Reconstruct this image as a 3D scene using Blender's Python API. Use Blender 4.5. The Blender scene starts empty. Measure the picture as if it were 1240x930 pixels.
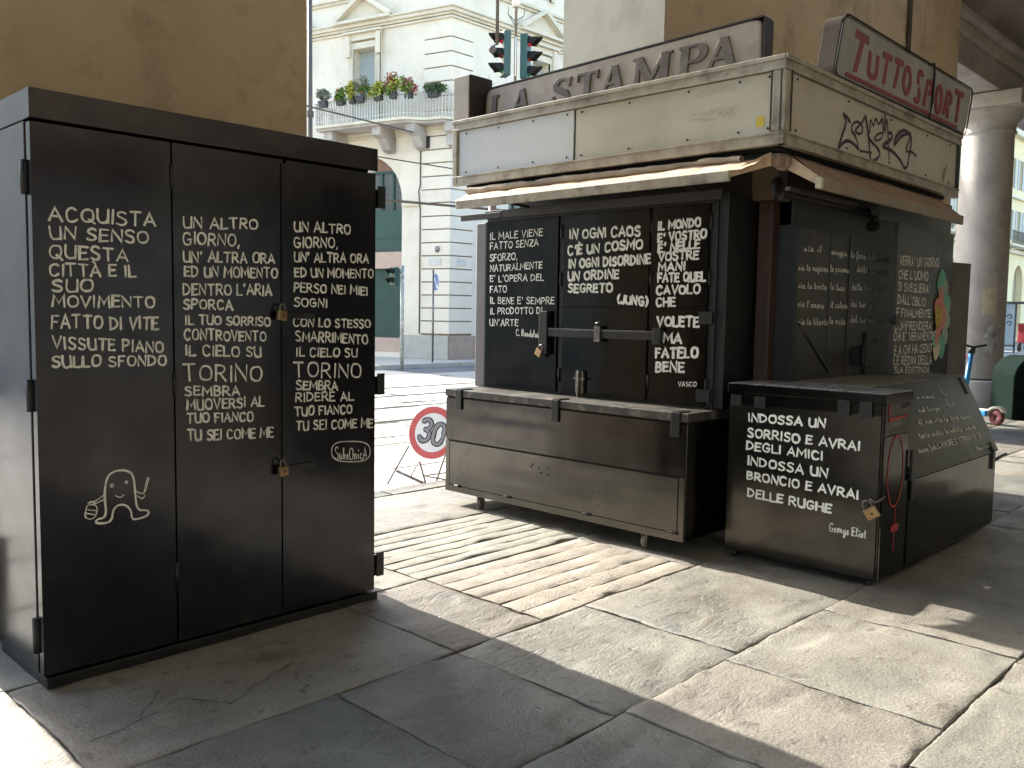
import bpy, bmesh, math, random
from mathutils import Vector, Matrix, noise
random.seed(7)
sc = bpy.context.scene
COL = sc.collection
PI = math.pi

# ------------------------------------------------------------------ camera
cam_d = bpy.data.cameras.new('camera')
cam = bpy.data.objects.new('camera', cam_d)
COL.objects.link(cam)
pitch, roll, yaw = math.radians(4.57371), math.radians(0.92525), math.radians(43.92885)
fw = Vector((math.cos(yaw)*math.cos(pitch), math.sin(yaw)*math.cos(pitch), -math.sin(pitch)))
rt = Vector((math.sin(yaw), -math.cos(yaw), 0))
up = rt.cross(fw)
r_ = rt*math.cos(roll) + up*math.sin(roll)
u_ = -rt*math.sin(roll) + up*math.cos(roll)
m = Matrix((r_, u_, -fw)).transposed().to_4x4()
m.translation = Vector((0, 0, 1.5))
cam.matrix_world = m
cam_d.sensor_width = 36
cam_d.lens = 36*1070.63/1240
cam_d.clip_start = 0.05
cam_d.clip_end = 2000
sc.camera = cam

# ------------------------------------------------------------------ sky, sun, exposure
ELEV, AZ = math.radians(33), math.radians(1.4)
w = bpy.data.worlds.new('World'); sc.world = w; w.use_nodes = True
nt = w.node_tree
bg = nt.nodes['Background']
sky = nt.nodes.new('ShaderNodeTexSky')
sky.sky_type = 'NISHITA'; sky.sun_disc = False
sky.sun_elevation = ELEV; sky.sun_rotation = AZ
sky.air_density = 1.2; sky.dust_density = 1.5; sky.ozone_density = 1.0
nt.links.new(sky.outputs[0], bg.inputs[0])
bg.inputs[1].default_value = 0.15
sd = bpy.data.lights.new('sun', 'SUN'); sd.energy = 3.0; sd.angle = math.radians(0.5); sd.color = (1, .94, .84)
sun = bpy.data.objects.new('sun', sd); COL.objects.link(sun)
to_sun = Vector((math.sin(AZ)*math.cos(ELEV), math.cos(AZ)*math.cos(ELEV), math.sin(ELEV)))
sun.rotation_euler = to_sun.to_track_quat('Z', 'Y').to_euler()
sc.view_settings.view_transform = 'Standard'
sc.view_settings.look = 'None'
sc.view_settings.exposure = 2.2
sc.view_settings.gamma = 1
sc.cycles.max_bounces = 8
sc.cycles.diffuse_bounces = 5

# ------------------------------------------------------------------ materials
MATS = {}
def mat(name, c1, c2=None, rough=.6, rough2=None, metal=0, scale=3, detail=6, bump=0, bscale=40, bump2=0, b2scale=2,
        grime=None, gscale=1.2, gamt=.5, flake=0, speck=0, fleck=0, tint=None, spec=.5, island=0, stretch=(1, 1, 1), vary=0, trans=0):
    if name in MATS: return MATS[name]
    M = bpy.data.materials.new(name); M.use_nodes = True
    t = M.node_tree; N = t.nodes; L = t.links
    b = N['Principled BSDF']
    tc = N.new('ShaderNodeTexCoord'); mp = N.new('ShaderNodeMapping'); mp.inputs['Scale'].default_value = stretch
    L.new(tc.outputs['Object'], mp.inputs[0])
    vec = mp.outputs[0]
    if vary:
        oi = N.new('ShaderNodeObjectInfo'); mu = N.new('ShaderNodeMath'); mu.operation = 'MULTIPLY'; mu.inputs[1].default_value = 37
        L.new(oi.outputs['Random'], mu.inputs[0])
        ad = N.new('ShaderNodeVectorMath'); ad.operation = 'ADD'
        L.new(vec, ad.inputs[0]); L.new(mu.outputs[0], ad.inputs[1]); vec = ad.outputs[0]
    def nz(s, d=6, r=.6):
        n = N.new('ShaderNodeTexNoise'); n.inputs['Scale'].default_value = s; n.inputs['Detail'].default_value = d
        n.inputs['Roughness'].default_value = r
        L.new(vec, n.inputs['Vector']); return n.outputs['Fac']
    def ramp(f, a, bb):
        n = N.new('ShaderNodeMapRange'); n.inputs[1].default_value = a; n.inputs[2].default_value = bb
        L.new(f, n.inputs[0]); return n.outputs[0]
    def mix(f, A, B):
        n = N.new('ShaderNodeMix'); n.data_type = 'RGBA'
        if isinstance(f, (int, float)): n.inputs[0].default_value = f
        else: L.new(f, n.inputs[0])
        for s, v in ((6, A), (7, B)):
            if isinstance(v, tuple): n.inputs[s].default_value = (*v, 1)
            else: L.new(v, n.inputs[s])
        return n.outputs[2]
    col = c1
    if c2 is not None: col = mix(ramp(nz(scale, detail), .35, .65), c1, c2)
    if grime is not None: 
        g = N.new('ShaderNodeMath'); g.operation = 'MULTIPLY'; g.inputs[1].default_value = gamt
        L.new(ramp(nz(gscale, 8, .7), .5, .68), g.inputs[0]); col = mix(g.outputs[0], col, grime)
    if tint is not None:
        tm = N.new('ShaderNodeMath'); tm.operation = 'MULTIPLY'; tm.inputs[1].default_value = .45
        L.new(ramp(nz(.9, 5), .55, .7), tm.inputs[0]); col = mix(tm.outputs[0], col, tint)
    if fleck:
        sm = N.new('ShaderNodeMath'); sm.operation = 'MULTIPLY'; sm.inputs[1].default_value = fleck
        L.new(ramp(nz(70, 4, .85), .64, .70), sm.inputs[0]); col = mix(sm.outputs[0], col, (.45, .43, .38))
        sc2 = N.new('ShaderNodeMapping'); sc2.inputs['Scale'].default_value = (9, 9, .9); L.new(vec, sc2.inputs[0])
        n = N.new('ShaderNodeTexNoise'); n.inputs['Scale'].default_value = 5; n.inputs['Detail'].default_value = 6; L.new(sc2.outputs[0], n.inputs['Vector'])
        sm = N.new('ShaderNodeMath'); sm.operation = 'MULTIPLY'; sm.inputs[1].default_value = fleck*.35
        L.new(ramp(n.outputs['Fac'], .56, .72), sm.inputs[0]); col = mix(sm.outputs[0], col, (.16, .15, .13))
    if speck:
        sm = N.new('ShaderNodeMath'); sm.operation = 'MULTIPLY'; sm.inputs[1].default_value = speck
        L.new(ramp(nz(95, 3, .8), .56, .66), sm.inputs[0]); col = mix(sm.outputs[0], col, (.05, .042, .034))
        sm = N.new('ShaderNodeMath'); sm.operation = 'MULTIPLY'; sm.inputs[1].default_value = speck*.6
        L.new(ramp(nz(120, 2, .8), .60, .70), sm.inputs[0]); col = mix(sm.outputs[0], col, (.5, .48, .43))
        sm = N.new('ShaderNodeMath'); sm.operation = 'MULTIPLY'; sm.inputs[1].default_value = speck*.7
        L.new(ramp(nz(13, 2, .5), .665, .69), sm.inputs[0]); col = mix(sm.outputs[0], col, (.07, .06, .05))
        sm = N.new('ShaderNodeMath'); sm.operation = 'MULTIPLY'; sm.inputs[1].default_value = speck*.6
        L.new(ramp(nz(24, 8, .8), .56, .72), sm.inputs[0]); col = mix(sm.outputs[0], col, (.12, .105, .085))
    if vary:
        hm = N.new('ShaderNodeMath'); hm.operation = 'MULTIPLY_ADD'; hm.inputs[1].default_value = 7.31; hm.inputs[2].default_value = 0
        L.new(oi.outputs['Random'], hm.inputs[0]); hf = N.new('ShaderNodeMath'); hf.operation = 'FRACT'; L.new(hm.outputs[0], hf.inputs[0])
        tn = mix(hf.outputs[0], (.93, .98, .95), (1.06, 1.0, .945))
        mt = N.new('ShaderNodeMix'); mt.data_type = 'RGBA'; mt.blend_type = 'MULTIPLY'; mt.inputs[0].default_value = 1
        if isinstance(col, tuple): mt.inputs[6].default_value = (*col, 1)
        else: L.new(col, mt.inputs[6])
        L.new(tn, mt.inputs[7]); col = mt.outputs[2]
        hv = N.new('ShaderNodeHueSaturation')
        if isinstance(col, tuple): hv.inputs['Color'].default_value = (*col, 1)
        else: L.new(col, hv.inputs['Color'])
        v = N.new('ShaderNodeMapRange'); v.inputs[3].default_value = 1-vary; v.inputs[4].default_value = 1+vary
        L.new(oi.outputs['Random'], v.inputs[0]); L.new(v.outputs[0], hv.inputs['Value']); col = hv.outputs[0]
    if isinstance(col, tuple): b.inputs['Base Color'].default_value = (*col, 1)
    else: L.new(col, b.inputs['Base Color'])
    if rough2 is None: b.inputs['Roughness'].default_value = rough
    else:
        rr = N.new('ShaderNodeMapRange'); rr.inputs[1].default_value = .35; rr.inputs[2].default_value = .65
        rr.inputs[3].default_value = rough; rr.inputs[4].default_value = rough2
        L.new(nz(2.3, 7, .65), rr.inputs[0]); L.new(rr.outputs[0], b.inputs['Roughness'])
    b.inputs['Metallic'].default_value = metal
    b.inputs['Specular IOR Level'].default_value = spec
    if trans: b.inputs['Transmission Weight'].default_value = trans
    prev = None
    for st, s_, dd in ((bump, bscale, 8), (bump2, b2scale, 3)):
        if st:
            bp = N.new('ShaderNodeBump'); bp.inputs['Strength'].default_value = 1; bp.inputs['Distance'].default_value = st
            L.new(nz(s_, dd), bp.inputs['Height'])
            if prev: L.new(prev, bp.inputs['Normal'])
            prev = bp.outputs[0]
    if flake:
        m2 = N.new('ShaderNodeMapping'); m2.inputs['Scale'].default_value = (1, 2.6, 1); L.new(vec, m2.inputs[0])
        n = N.new('ShaderNodeTexNoise'); n.inputs['Scale'].default_value = 7; n.inputs['Detail'].default_value = 9; n.inputs['Roughness'].default_value = .62
        n.inputs['Distortion'].default_value = .8; L.new(m2.outputs[0], n.inputs['Vector'])
        cr = N.new('ShaderNodeValToRGB'); e = cr.color_ramp.elements
        e[0].position = .36; e[1].position = .64
        for p_, v_ in ((.43, .38), (.445, .62), (.53, .70), (.545, .9)): q = e.new(p_); q.color = (v_, v_, v_, 1)
        L.new(n.outputs['Fac'], cr.inputs[0])
        bp = N.new('ShaderNodeBump'); bp.inputs['Strength'].default_value = 1; bp.inputs['Distance'].default_value = flake
        fm = N.new('ShaderNodeMath'); fm.operation = 'MULTIPLY'
        L.new(cr.outputs[0], fm.inputs[0]); L.new(ramp(nz(1.1, 4), .47, .66), fm.inputs[1]); L.new(fm.outputs[0], bp.inputs['Height'])
        if prev: L.new(prev, bp.inputs['Normal'])
        prev = bp.outputs[0]
    if prev: L.new(prev, b.inputs['Normal'])
    MATS[name] = M
    return M
def emis(name, c, s):
    M = mat(name, c, rough=.3); b = M.node_tree.nodes['Principled BSDF']
    b.inputs['Emission Color'].default_value = (*c, 1); b.inputs['Emission Strength'].default_value = s
    return M

BLK = mat('black_gloss_paint', (.024, .0235, .0225), (.031, .030, .028), rough=.13, rough2=.25, metal=.95, scale=5, bump2=.003, b2scale=1.6, grime=(.035, .032, .028), gscale=3, gamt=.4, fleck=.22)
BLKC = mat('black_chest_paint', (.08, .075, .067), (.105, .098, .088), rough=.12, rough2=.24, metal=.95, scale=4, bump2=.003, b2scale=1.6, grime=(.035, .032, .028), gscale=3, gamt=.45, fleck=.25)
BLKF = mat('grey_sheen_flap', (.12, .112, .10), (.145, .135, .12), rough=.18, rough2=.3, metal=.95, scale=2, bump2=.002, b2scale=1.2, grime=(.07, .063, .055), gscale=3, gamt=.35, fleck=.12)
BLK2 = mat('black_satin_paint', (.050, .050, .059), (.066, .066, .070), rough=.12, rough2=.24, metal=.93, scale=5, bump2=.0025, b2scale=1.3, grime=(.028, .026, .025), gscale=4, gamt=.35, fleck=.16)
BLKD = mat('black_dull_metal', (.007, .007, .0075), (.014, .013, .012), rough=.42, scale=12, bump=.0006, bscale=90)
DARK = mat('dark_gap', (.006, .006, .006), rough=.9)
STEEL = mat('worn_steel', (.25, .24, .22), (.12, .11, .1), rough=.4, metal=.8, scale=20, bump=.0005)
BRASS = mat('brass', (.42, .27, .12), (.26, .17, .09), rough=.42, metal=.75, scale=25)
CHALK = mat('white_marker_paint', (.84, .83, .76), (.68, .67, .60), rough=.6, scale=30, grime=(.34, .33, .30), gscale=45, gamt=.75)
CHALKD = mat('white_chalk', (.82, .81, .75), (.6, .59, .54), rough=.8, scale=30)
REDP = mat('red_spray', (.5, .06, .05), (.35, .04, .035), rough=.6, scale=12)
RAIL = mat('dirty_aluminium', (.44, .41, .33), (.3, .26, .2), rough=.5, metal=.15, scale=7, grime=(.09, .07, .05), gscale=6, gamt=.7, bump=.001)
PANW = mat('white_plastic_panel', (.60, .62, .62), (.55, .57, .56), rough=.35, scale=1.5, bump2=.004, b2scale=1.2, grime=(.3, .27, .2), gscale=2.2, gamt=.18)
PANC = mat('cream_plastic_panel', (.54, .51, .42), (.48, .45, .36), rough=.38, scale=1.2, bump2=.004, b2scale=1.2, grime=(.3, .24, .16), gscale=2, gamt=.3)
AWN = mat('awning_canvas', (.62, .47, .33), (.5, .36, .24), rough=.85, scale=4, bump=.001, bscale=120, bump2=.01, b2scale=6, grime=(.16, .1, .07), gscale=5, gamt=.6)
TAUPE = mat('taupe_sign_plastic', (.42, .37, .31), (.34, .29, .24), rough=.5, scale=3, bump=.0008, grime=(.14, .11, .09), gscale=4, gamt=.5)
TAUPD = mat('taupe_letters', (.145, .12, .102), (.10, .085, .074), rough=.5, scale=6, grime=(.5, .47, .42), gscale=9, gamt=.25)
DKBR = mat('dark_brown_metal', (.035, .026, .022), (.018, .014, .012), rough=.45, scale=5)
BRP = mat('rust_brown_post', (.075, .035, .022), (.04, .02, .014), rough=.5, scale=8, stretch=(1, 1, .15), bump=.001)
SIGNG = mat('grey_film_panel', (.40, .41, .38), (.27, .27, .255), rough=.3, scale=2.5, bump2=.012, b2scale=4, stretch=(1, 1, .35))
SIGNR = mat('faded_red_letters', (.27, .045, .05), (.2, .04, .042), rough=.45, scale=9)
GREYP = mat('grey_board', (.055, .054, .05), (.035, .034, .031), rough=.45, scale=3, grime=(.16, .13, .1), gscale=3, gamt=.4, bump=.0004)
LIDM = mat('brown_black_lid', (.085, .069, .047), (.055, .046, .034), rough=.26, metal=.85, scale=2.5, bump2=.003, b2scale=2)
STONE = mat('luserna_slab', (.25, .24, .213), (.155, .149, .133), rough=.42, rough2=.7, scale=2.2, detail=14, bump=.005, bscale=70, flake=.006, grime=(.11, .092, .07), gscale=2.1, gamt=.6, speck=.75, tint=(.15, .17, .175), vary=.16)
STONEG = mat('grooved_slab', (.31, .29, .25), (.23, .215, .185), rough=.75, scale=7, detail=12, bump=.008, bscale=75, flake=.004, grime=(.15, .12, .09), gscale=4, gamt=.5, speck=.7, vary=.1)
JOINT = mat('joint_dirt', (.04, .034, .028), (.075, .06, .045), rough=.95, scale=9, bump=.004, bscale=60)
ROAD = mat('road_setts', (.42, .40, .35), (.34, .32, .285), rough=.85, scale=1.5, bump=.006, bscale=14, grime=(.13, .125, .12), gscale=1.2, gamt=.5)
ASPH = mat('asphalt', (.15, .155, .16), (.11, .115, .12), rough=.9, scale=2, bump=.003, bscale=60)
PLY = mat('cream_facade', (.78, .71, .58), (.73, .66, .535), rough=.85, scale=.7, bump=.002, bscale=30, grime=(.6, .52, .4), gscale=1.1, gamt=.5)
PLYT = mat('cream_trim', (.70, .635, .50), (.64, .58, .455), rough=.85, scale=2, bump=.002, bscale=25, grime=(.42, .37, .28), gscale=1.5, gamt=.4)
PIER = mat('ochre_pier_plaster', (.62, .50, .335), (.55, .43, .28), rough=.85, scale=1.3, detail=10, bump=.004, bscale=18, fleck=.12, bump2=.006, b2scale=3, grime=(.2, .13, .08), gscale=1.7, gamt=.6)
PIERL = mat('skylit_pier_plaster', (.56, .52, .39), (.48, .45, .34), rough=.85, scale=1.1, bump=.002, bscale=22, bump2=.004, b2scale=3, grime=(.25, .21, .15), gscale=1.9, gamt=.4)  # paler tone of the pier's left face: sky light put into the colour
COLST = mat('column_stone', (.46, .42, .37), (.36, .33, .295), rough=.7, scale=2, bump=.002, bscale=30, grime=(.2, .16, .13), gscale=1.5, gamt=.5)
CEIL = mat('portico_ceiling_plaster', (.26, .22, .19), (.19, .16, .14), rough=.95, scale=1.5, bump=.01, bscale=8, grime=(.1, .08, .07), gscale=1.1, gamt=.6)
GREENM = mat('green_metal', (.018, .07, .055), (.014, .052, .042), rough=.45, scale=3)
GREENT = mat('green_traffic_light', (.015, .07, .058), (.012, .05, .042), rough=.45, scale=8)
GLASSD = mat('dark_window_glass', (.12, .14, .14), (.07, .08, .08), rough=.12, scale=1.2)
SHUT = mat('grey_blue_blind', (.42, .46, .46), (.38, .42, .42), rough=.6, scale=2)
PINK = mat('pink_plaster', (.52, .38, .30), (.45, .33, .26), rough=.85, scale=2)
GRAN = mat('grey_plinth_stone', (.46, .44, .38), (.38, .365, .32), rough=.7, scale=4, bump=.002)
GRANB = mat('brown_plinth_stone', (.40, .31, .24), (.32, .25, .2), rough=.7, scale=3, bump=.002)
PIPE = mat('dark_pipe', (.06, .05, .045), (.1, .08, .06), rough=.6, scale=6)

# ------------------------------------------------------------------ mesh helpers
def FR(o=(0, 0, 0), U=(1, 0, 0), V=(0, 0, 1), N=(0, -1, 0)):
    o, U, V, N = Vector(o), Vector(U), Vector(V), Vector(N)
    return lambda s, t, n=0: o + U*s + V*t + N*n
W = FR(N=(0, 1, 0))      # W(x, z, y)
def top_org(o):
    while o is not None and o.parent is not None: o = o.parent
    return o.location.copy() if o is not None else Vector((0, 0, 0))
class MB:
    def __init__(s): s.v = []; s.f = []; s.sm = []
    def add(s, vs, fs, sm=False):
        b = len(s.v); s.v += [Vector(p) for p in vs]
        for f in fs: s.f.append([i+b for i in f]); s.sm.append(sm)
        return s
    def box(s, f, a0, a1, b0, b1, c0, c1):
        p = [f(a, b, c) for c in (c0, c1) for b in (b0, b1) for a in (a0, a1)]
        return s.add(p, [(0, 1, 3, 2), (4, 6, 7, 5), (0, 4, 5, 1), (2, 3, 7, 6), (0, 2, 6, 4), (1, 5, 7, 3)])
    def xyz(s, x0, x1, y0, y1, z0, z1):
        return s.box(lambda a, b, c: Vector((a, b, c)), x0, x1, y0, y1, z0, z1)
    def prism(s, f, poly, n0, n1):
        k = len(poly)
        p = [f(a, b, n0) for a, b in poly] + [f(a, b, n1) for a, b in poly]
        return s.add(p, [tuple(range(k))[::-1], tuple(range(k, 2*k))] + [(i, (i+1) % k, k+(i+1) % k, k+i) for i in range(k)])
    def quad(s, *p): return s.add(p, [tuple(range(len(p)))])
    def tube(s, pts, r, seg=8, cap=True):
        pts = [Vector(p) for p in pts]; rings = []; base = len(s.v)
        up0 = None
        for i, p in enumerate(pts):
            d = (pts[min(i+1, len(pts)-1)] - pts[max(i-1, 0)]).normalized()
            a = Vector((0, 0, 1)) if abs(d.z) < .9 else Vector((1, 0, 0))
            x = d.cross(a).normalized(); y = d.cross(x)
            rr = r[i] if isinstance(r, (list, tuple)) else r
            s.v += [p + (x*math.cos(2*PI*k/seg) + y*math.sin(2*PI*k/seg))*rr for k in range(seg)]
        for i in range(len(pts)-1):
            for k in range(seg):
                s.f.append([base+i*seg+k, base+i*seg+(k+1) % seg, base+(i+1)*seg+(k+1) % seg, base+(i+1)*seg+k]); s.sm.append(True)
        if cap:
            s.f.append([base+k for k in range(seg)][::-1]); s.sm.append(False)
            e = base+(len(pts)-1)*seg
            s.f.append([e+k for k in range(seg)]); s.sm.append(False)
        return s
    def lathe(s, c, prof, seg=32, axis='z'):
        c = Vector(c); base = len(s.v)
        for r, h in prof:
            for k in range(seg):
                a = 2*PI*k/seg
                if axis == 'z': q = Vector((r*math.cos(a), r*math.sin(a), h))
                elif axis == 'x': q = Vector((h, r*math.cos(a), r*math.sin(a)))
                else: q = Vector((r*math.cos(a), h, r*math.sin(a)))
                s.v.append(c+q)
        for i in range(len(prof)-1):
            for k in range(seg):
                s.f.append([base+i*seg+k, base+i*seg+(k+1) % seg, base+(i+1)*seg+(k+1) % seg, base+(i+1)*seg+k]); s.sm.append(True)
        return s
    def build(s, name, m, parent=None, bevel=0, smooth=None):
        o_ = top_org(parent)
        me = bpy.data.meshes.new(name)
        me.from_pydata([tuple(v-o_) for v in s.v], [], s.f)
        for p, q in zip(me.polygons, s.sm): p.use_smooth = q if smooth is None else smooth
        bm = bmesh.new(); bm.from_mesh(me); bmesh.ops.recalc_face_normals(bm, faces=bm.faces); bm.to_mesh(me); bm.free()
        me.materials.append(m)
        o = bpy.data.objects.new(name, me); COL.objects.link(o)
        if parent is not None: o.parent = parent
        if bevel:
            b = o.modifiers.new('bevel', 'BEVEL'); b.width = bevel; b.segments = 2; b.limit_method = 'ANGLE'
        return o
def tag(o, label=None, cat=None, group=None, kind=None):
    if label: o['label'] = label
    if cat: o['category'] = cat
    if group: o['group'] = group
    if kind: o['kind'] = kind
    return o
def thing(name, loc, label, cat, group=None):
    o = bpy.data.objects.new(name, None); COL.objects.link(o); o.location = loc
    o.empty_display_size = .2
    return tag(o, label, cat, group)
def B(name, m, parent, x0, x1, y0, y1, z0, z1, bevel=0):
    return MB().xyz(x0, x1, y0, y1, z0, z1).build(name, m, parent, bevel)

# ------------------------------------------------------------------ hand lettering (stroke alphabet, 10 units high)
G = {
 'A': (8, '0 0,4 10,8 0;1.3 3.4,6.8 3.4'), 'B': (6.5, '0 0,0.4 10;~0.4 10,5 9.6,5.5 7,3.5 5.4,0.3 5.3;~0.3 5.3,5 5.2,6.8 2.6,4.5 .3,0 0'),
 'C': (7.5, '~7 8.6,4.6 10.4,1 9,0 5,1.2 .6,4.5 -.4,7.2 1.6'), 'D': (7.5, '0 0,0 10;~-.3 10,4.8 9.4,7.6 5.2,5 .8,-.3 0'),
 'E': (6, '6 9.6,.2 10,0 0,6 .2;0 5.1,5 5.3'), 'F': (6, '6 9.7,.2 10,0 0;0 5.2,4.8 5.2'),
 'G': (8, '~7 8.6,4.6 10.4,1 9,0 5,1 .8,4.4 -.4,7.2 1,7.4 4.4;4.4 4.4,8 4.5'), 'H': (7, '0 0,0 10;7 0,7 10;0 5,7 5.1'),
 'I': (1.2, '.6 0,.6 10'), 'J': (5, '~5 10,5 2.5,3.6 -.3,1 .2,0 2'), 'L': (5.6, '.2 10,0 0,5.8 .2'),
 'M': (9.4, '0 0,1 10,4.8 3,8.6 10,9.4 0'), 'N': (7.4, '0 0,.2 10,7 .2,7.4 10'),
 'O': (8, '~4 10,1 9,-.1 5,1 .9,4 -.1,7 .9,8.1 5,7 9.1,4 10'), 'P': (6.4, '0 0,.2 10;~.2 10,5 10,6.6 7.3,4.6 4.8,.1 4.6'),
 'Q': (8.4, '~4 10,1 9,-.1 5,1 .9,4 -.1,7 .9,8.1 5,7 9.1,4 10;5 2.6,9 -1'), 'R': (7, '0 0,.2 10;~.2 10,5 10,6.4 7.4,4.6 5,.1 4.8;2.6 4.8,7 0'),
 'S': (6.6, '~6.2 8.8,4 10.3,.8 9.2,.6 6.6,3.4 5.2,6.2 3.8,6.2 1,3.2 -.4,0 1.2'), 'T': (7.6, '0 9.9,7.6 10;3.8 10,3.7 0'),
 'U': (7, '~0 10,-.1 3,1.4 .1,3.6 -.2,6.6 .6,7 4,7 10;7 9,7.1 0'), 'V': (7.4, '0 10,3.6 0,7.4 10'), 'Z': (7, '0 10,7 9.9,0 0,7 .1'),
 'X': (7, '0 0,7 10;0 10,7 0'), "'": (1.6, '1 10.6,.5 7.8'), ',': (1.6, '1 .8,.3 -1.8'), '.': (1.4, '.5 0,.9 .6'), '(': (2.4, '~2.4 11,.2 8,.2 2,2.4 -1'), ')': (2.4, '~0 11,2.2 8,2.2 2,0 -1'),
 '3': (6.4, '~.2 8.6,2.4 10.3,5.6 9.2,5.4 6.4,2.6 5.3;~2.6 5.3,6 4.6,6.2 1.4,3 -.4,0 1.4'), '0': (6.6, '~3.3 10,.8 9,0 5,.8 1,3.3 0,5.8 1,6.6 5,5.8 9,3.3 10'),
 'À': (8, '0 0,4 10,8 0;1.3 3.4,6.8 3.4;2 13,4.4 11'), 'È': (6, '6 10,.2 10,0 0,6 .2;0 5.1,5 5.3;1.2 13,3.6 11.2'),
 'a': (5, '~4.4 4,2.2 5.2,.3 3.4,.5 .6,2.6 0,4.3 2,4.4 5,4.2 1,5.4 .4'), 'b': (4.6, '~0 1,1.6 6,2 10,.7 9.6,.4 4,.8 .4,3 0,4 2.4,3 4.6,4.8 4'), 'c': (4, '~3.6 4.2,1.8 5.2,.3 3,.8 .3,2.6 0,4.2 1.2'),
 'd': (5.2, '~4.3 4,2.2 5.2,.3 3.2,.6 .4,2.6 .2,4.2 2.4;4.9 10.4,4.4 1,5.4 .3'), 'e': (4, '~.3 2.4,3 3,3.2 4.8,1.8 5.2,.3 3,.9 .2,2.6 0,4.4 1.2'), 'f': (3.6, '~.2 1,2.2 6,3 9.8,1.8 10.2,1.3 6,1 -4,1.8 -4.4,2.4 -2,1.4 .4,3.6 1'),
 'g': (4.8, '~4.2 4,2 5.2,.3 3.2,.6 .5,2.6 .2,4.2 3,4.2 5;~4.2 5,3.8 -2,2.6 -4.6,1 -3.6,2.6 -1,5 1'), 'h': (4.8, '~0 1,1.6 6,2 10,.8 9.6,.6 0;~.7 2.8,2.4 5,3.6 4,3.6 .6,5 .4'), 'i': (2, '~.2 2,1 5,.9 .8,2.2 .6;1.1 7,1.4 7.8'),
 'l': (2.6, '~0 1,1.8 6,2 10,.8 9.6,.5 4,1 .3,2.8 .8'), 'm': (7, '0 5,.4 0;~.4 3,1.8 5.2,2.8 4,2.8 0;~2.8 3,4.4 5.2,5.6 4,5.7 .6,7 .6'), 'n': (5, '0 5,.4 0;~.4 3,2.2 5.2,3.6 4,3.7 .6,5 .6'), 'o': (4.4, '~2.2 5.2,.3 3.8,.4 1,2.2 0,4 1.6,3.6 4.4,2.2 5.2,4.6 4.4'),
 'p': (4.8, '.6 5.2,.3 -4.6;~.6 3.6,2.6 5.4,4.2 3.4,3 .4,.6 .8'), 'r': (3.8, '~0 1,.8 5.4,1.4 4.6,3 4.4,2.6 .8,3.8 .6'), 's': (3.6, '~0 .8,1.8 5.4,2.8 3,2.6 .4,.6 .2,3.6 .8'), 't': (3.2, '~1.6 9,1.2 2,1.8 .2,3.2 .8;0 6,3.2 6.3'),
 'u': (5, '~.2 5,.3 1,2 0,3.8 2,4 5,4 .8,5.2 .6'), 'v': (4.4, '~0 4.8,.8 4.8,1.8 .2,3.6 4.6,4.6 4.4'), 'z': (4, '~.3 4.8,3 5,.6 .4,3.8 .4'),
}
def smooth_pl(p, it=2):
    closed = abs(p[0][0]-p[-1][0]) + abs(p[0][1]-p[-1][1]) < 1e-6
    for _ in range(it):
        q = [] if closed else [p[0]]
        for a, b in zip(p, p[1:]):
            q += [(a[0]*.75+b[0]*.25, a[1]*.75+b[1]*.25), (a[0]*.25+b[0]*.75, a[1]*.25+b[1]*.75)]
        if closed: q.append(q[0])
        else: q.append(p[-1])
        p = q
    return p
def ribbon(mb, f, pts, wd, n0=.0, hgt=.0012, flat=False):
    P = [Vector((a, b)) for a, b in pts]
    Q = [P[0]]
    for p in P[1:]:
        if (p-Q[-1]).length > wd*.15: Q.append(p)
    if len(Q) < 2: return
    P = Q
    e0 = P[0]-(P[1]-P[0]).normalized()*wd*.42; e1 = P[-1]+(P[-1]-P[-2]).normalized()*wd*.42
    seq = [(e0, .45)] + [(p, 1) for p in P] + [(e1, .45)]
    rows = []
    for i, (p, k) in enumerate(seq):
        a = seq[max(i-1, 0)][0]; b = seq[min(i+1, len(seq)-1)][0]
        d = (b-a).normalized(); nn = Vector((-d.y, d.x)); kk = wd*.5*k*(1+.45*noise.noise((p.x*38, p.y*38, 3)))
        if 0 < i < len(seq)-1:
            d1 = (p-a).normalized(); cs = max(.55, math.sqrt(max(0, (1+d1.dot((b-p).normalized()))/2))); kk = kk/cs
        rows.append([f(*(p+nn*kk), n0), f(*p, n0+hgt), f(*(p-nn*kk), n0)])
    vs = [q for r in rows for q in r]; fs = []
    for i in range(len(rows)-1):
        for j in (0, 1): fs.append((i*3+j, i*3+j+1, i*3+3+j+1, i*3+3+j))
    mb.add(vs, fs, True)
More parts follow.
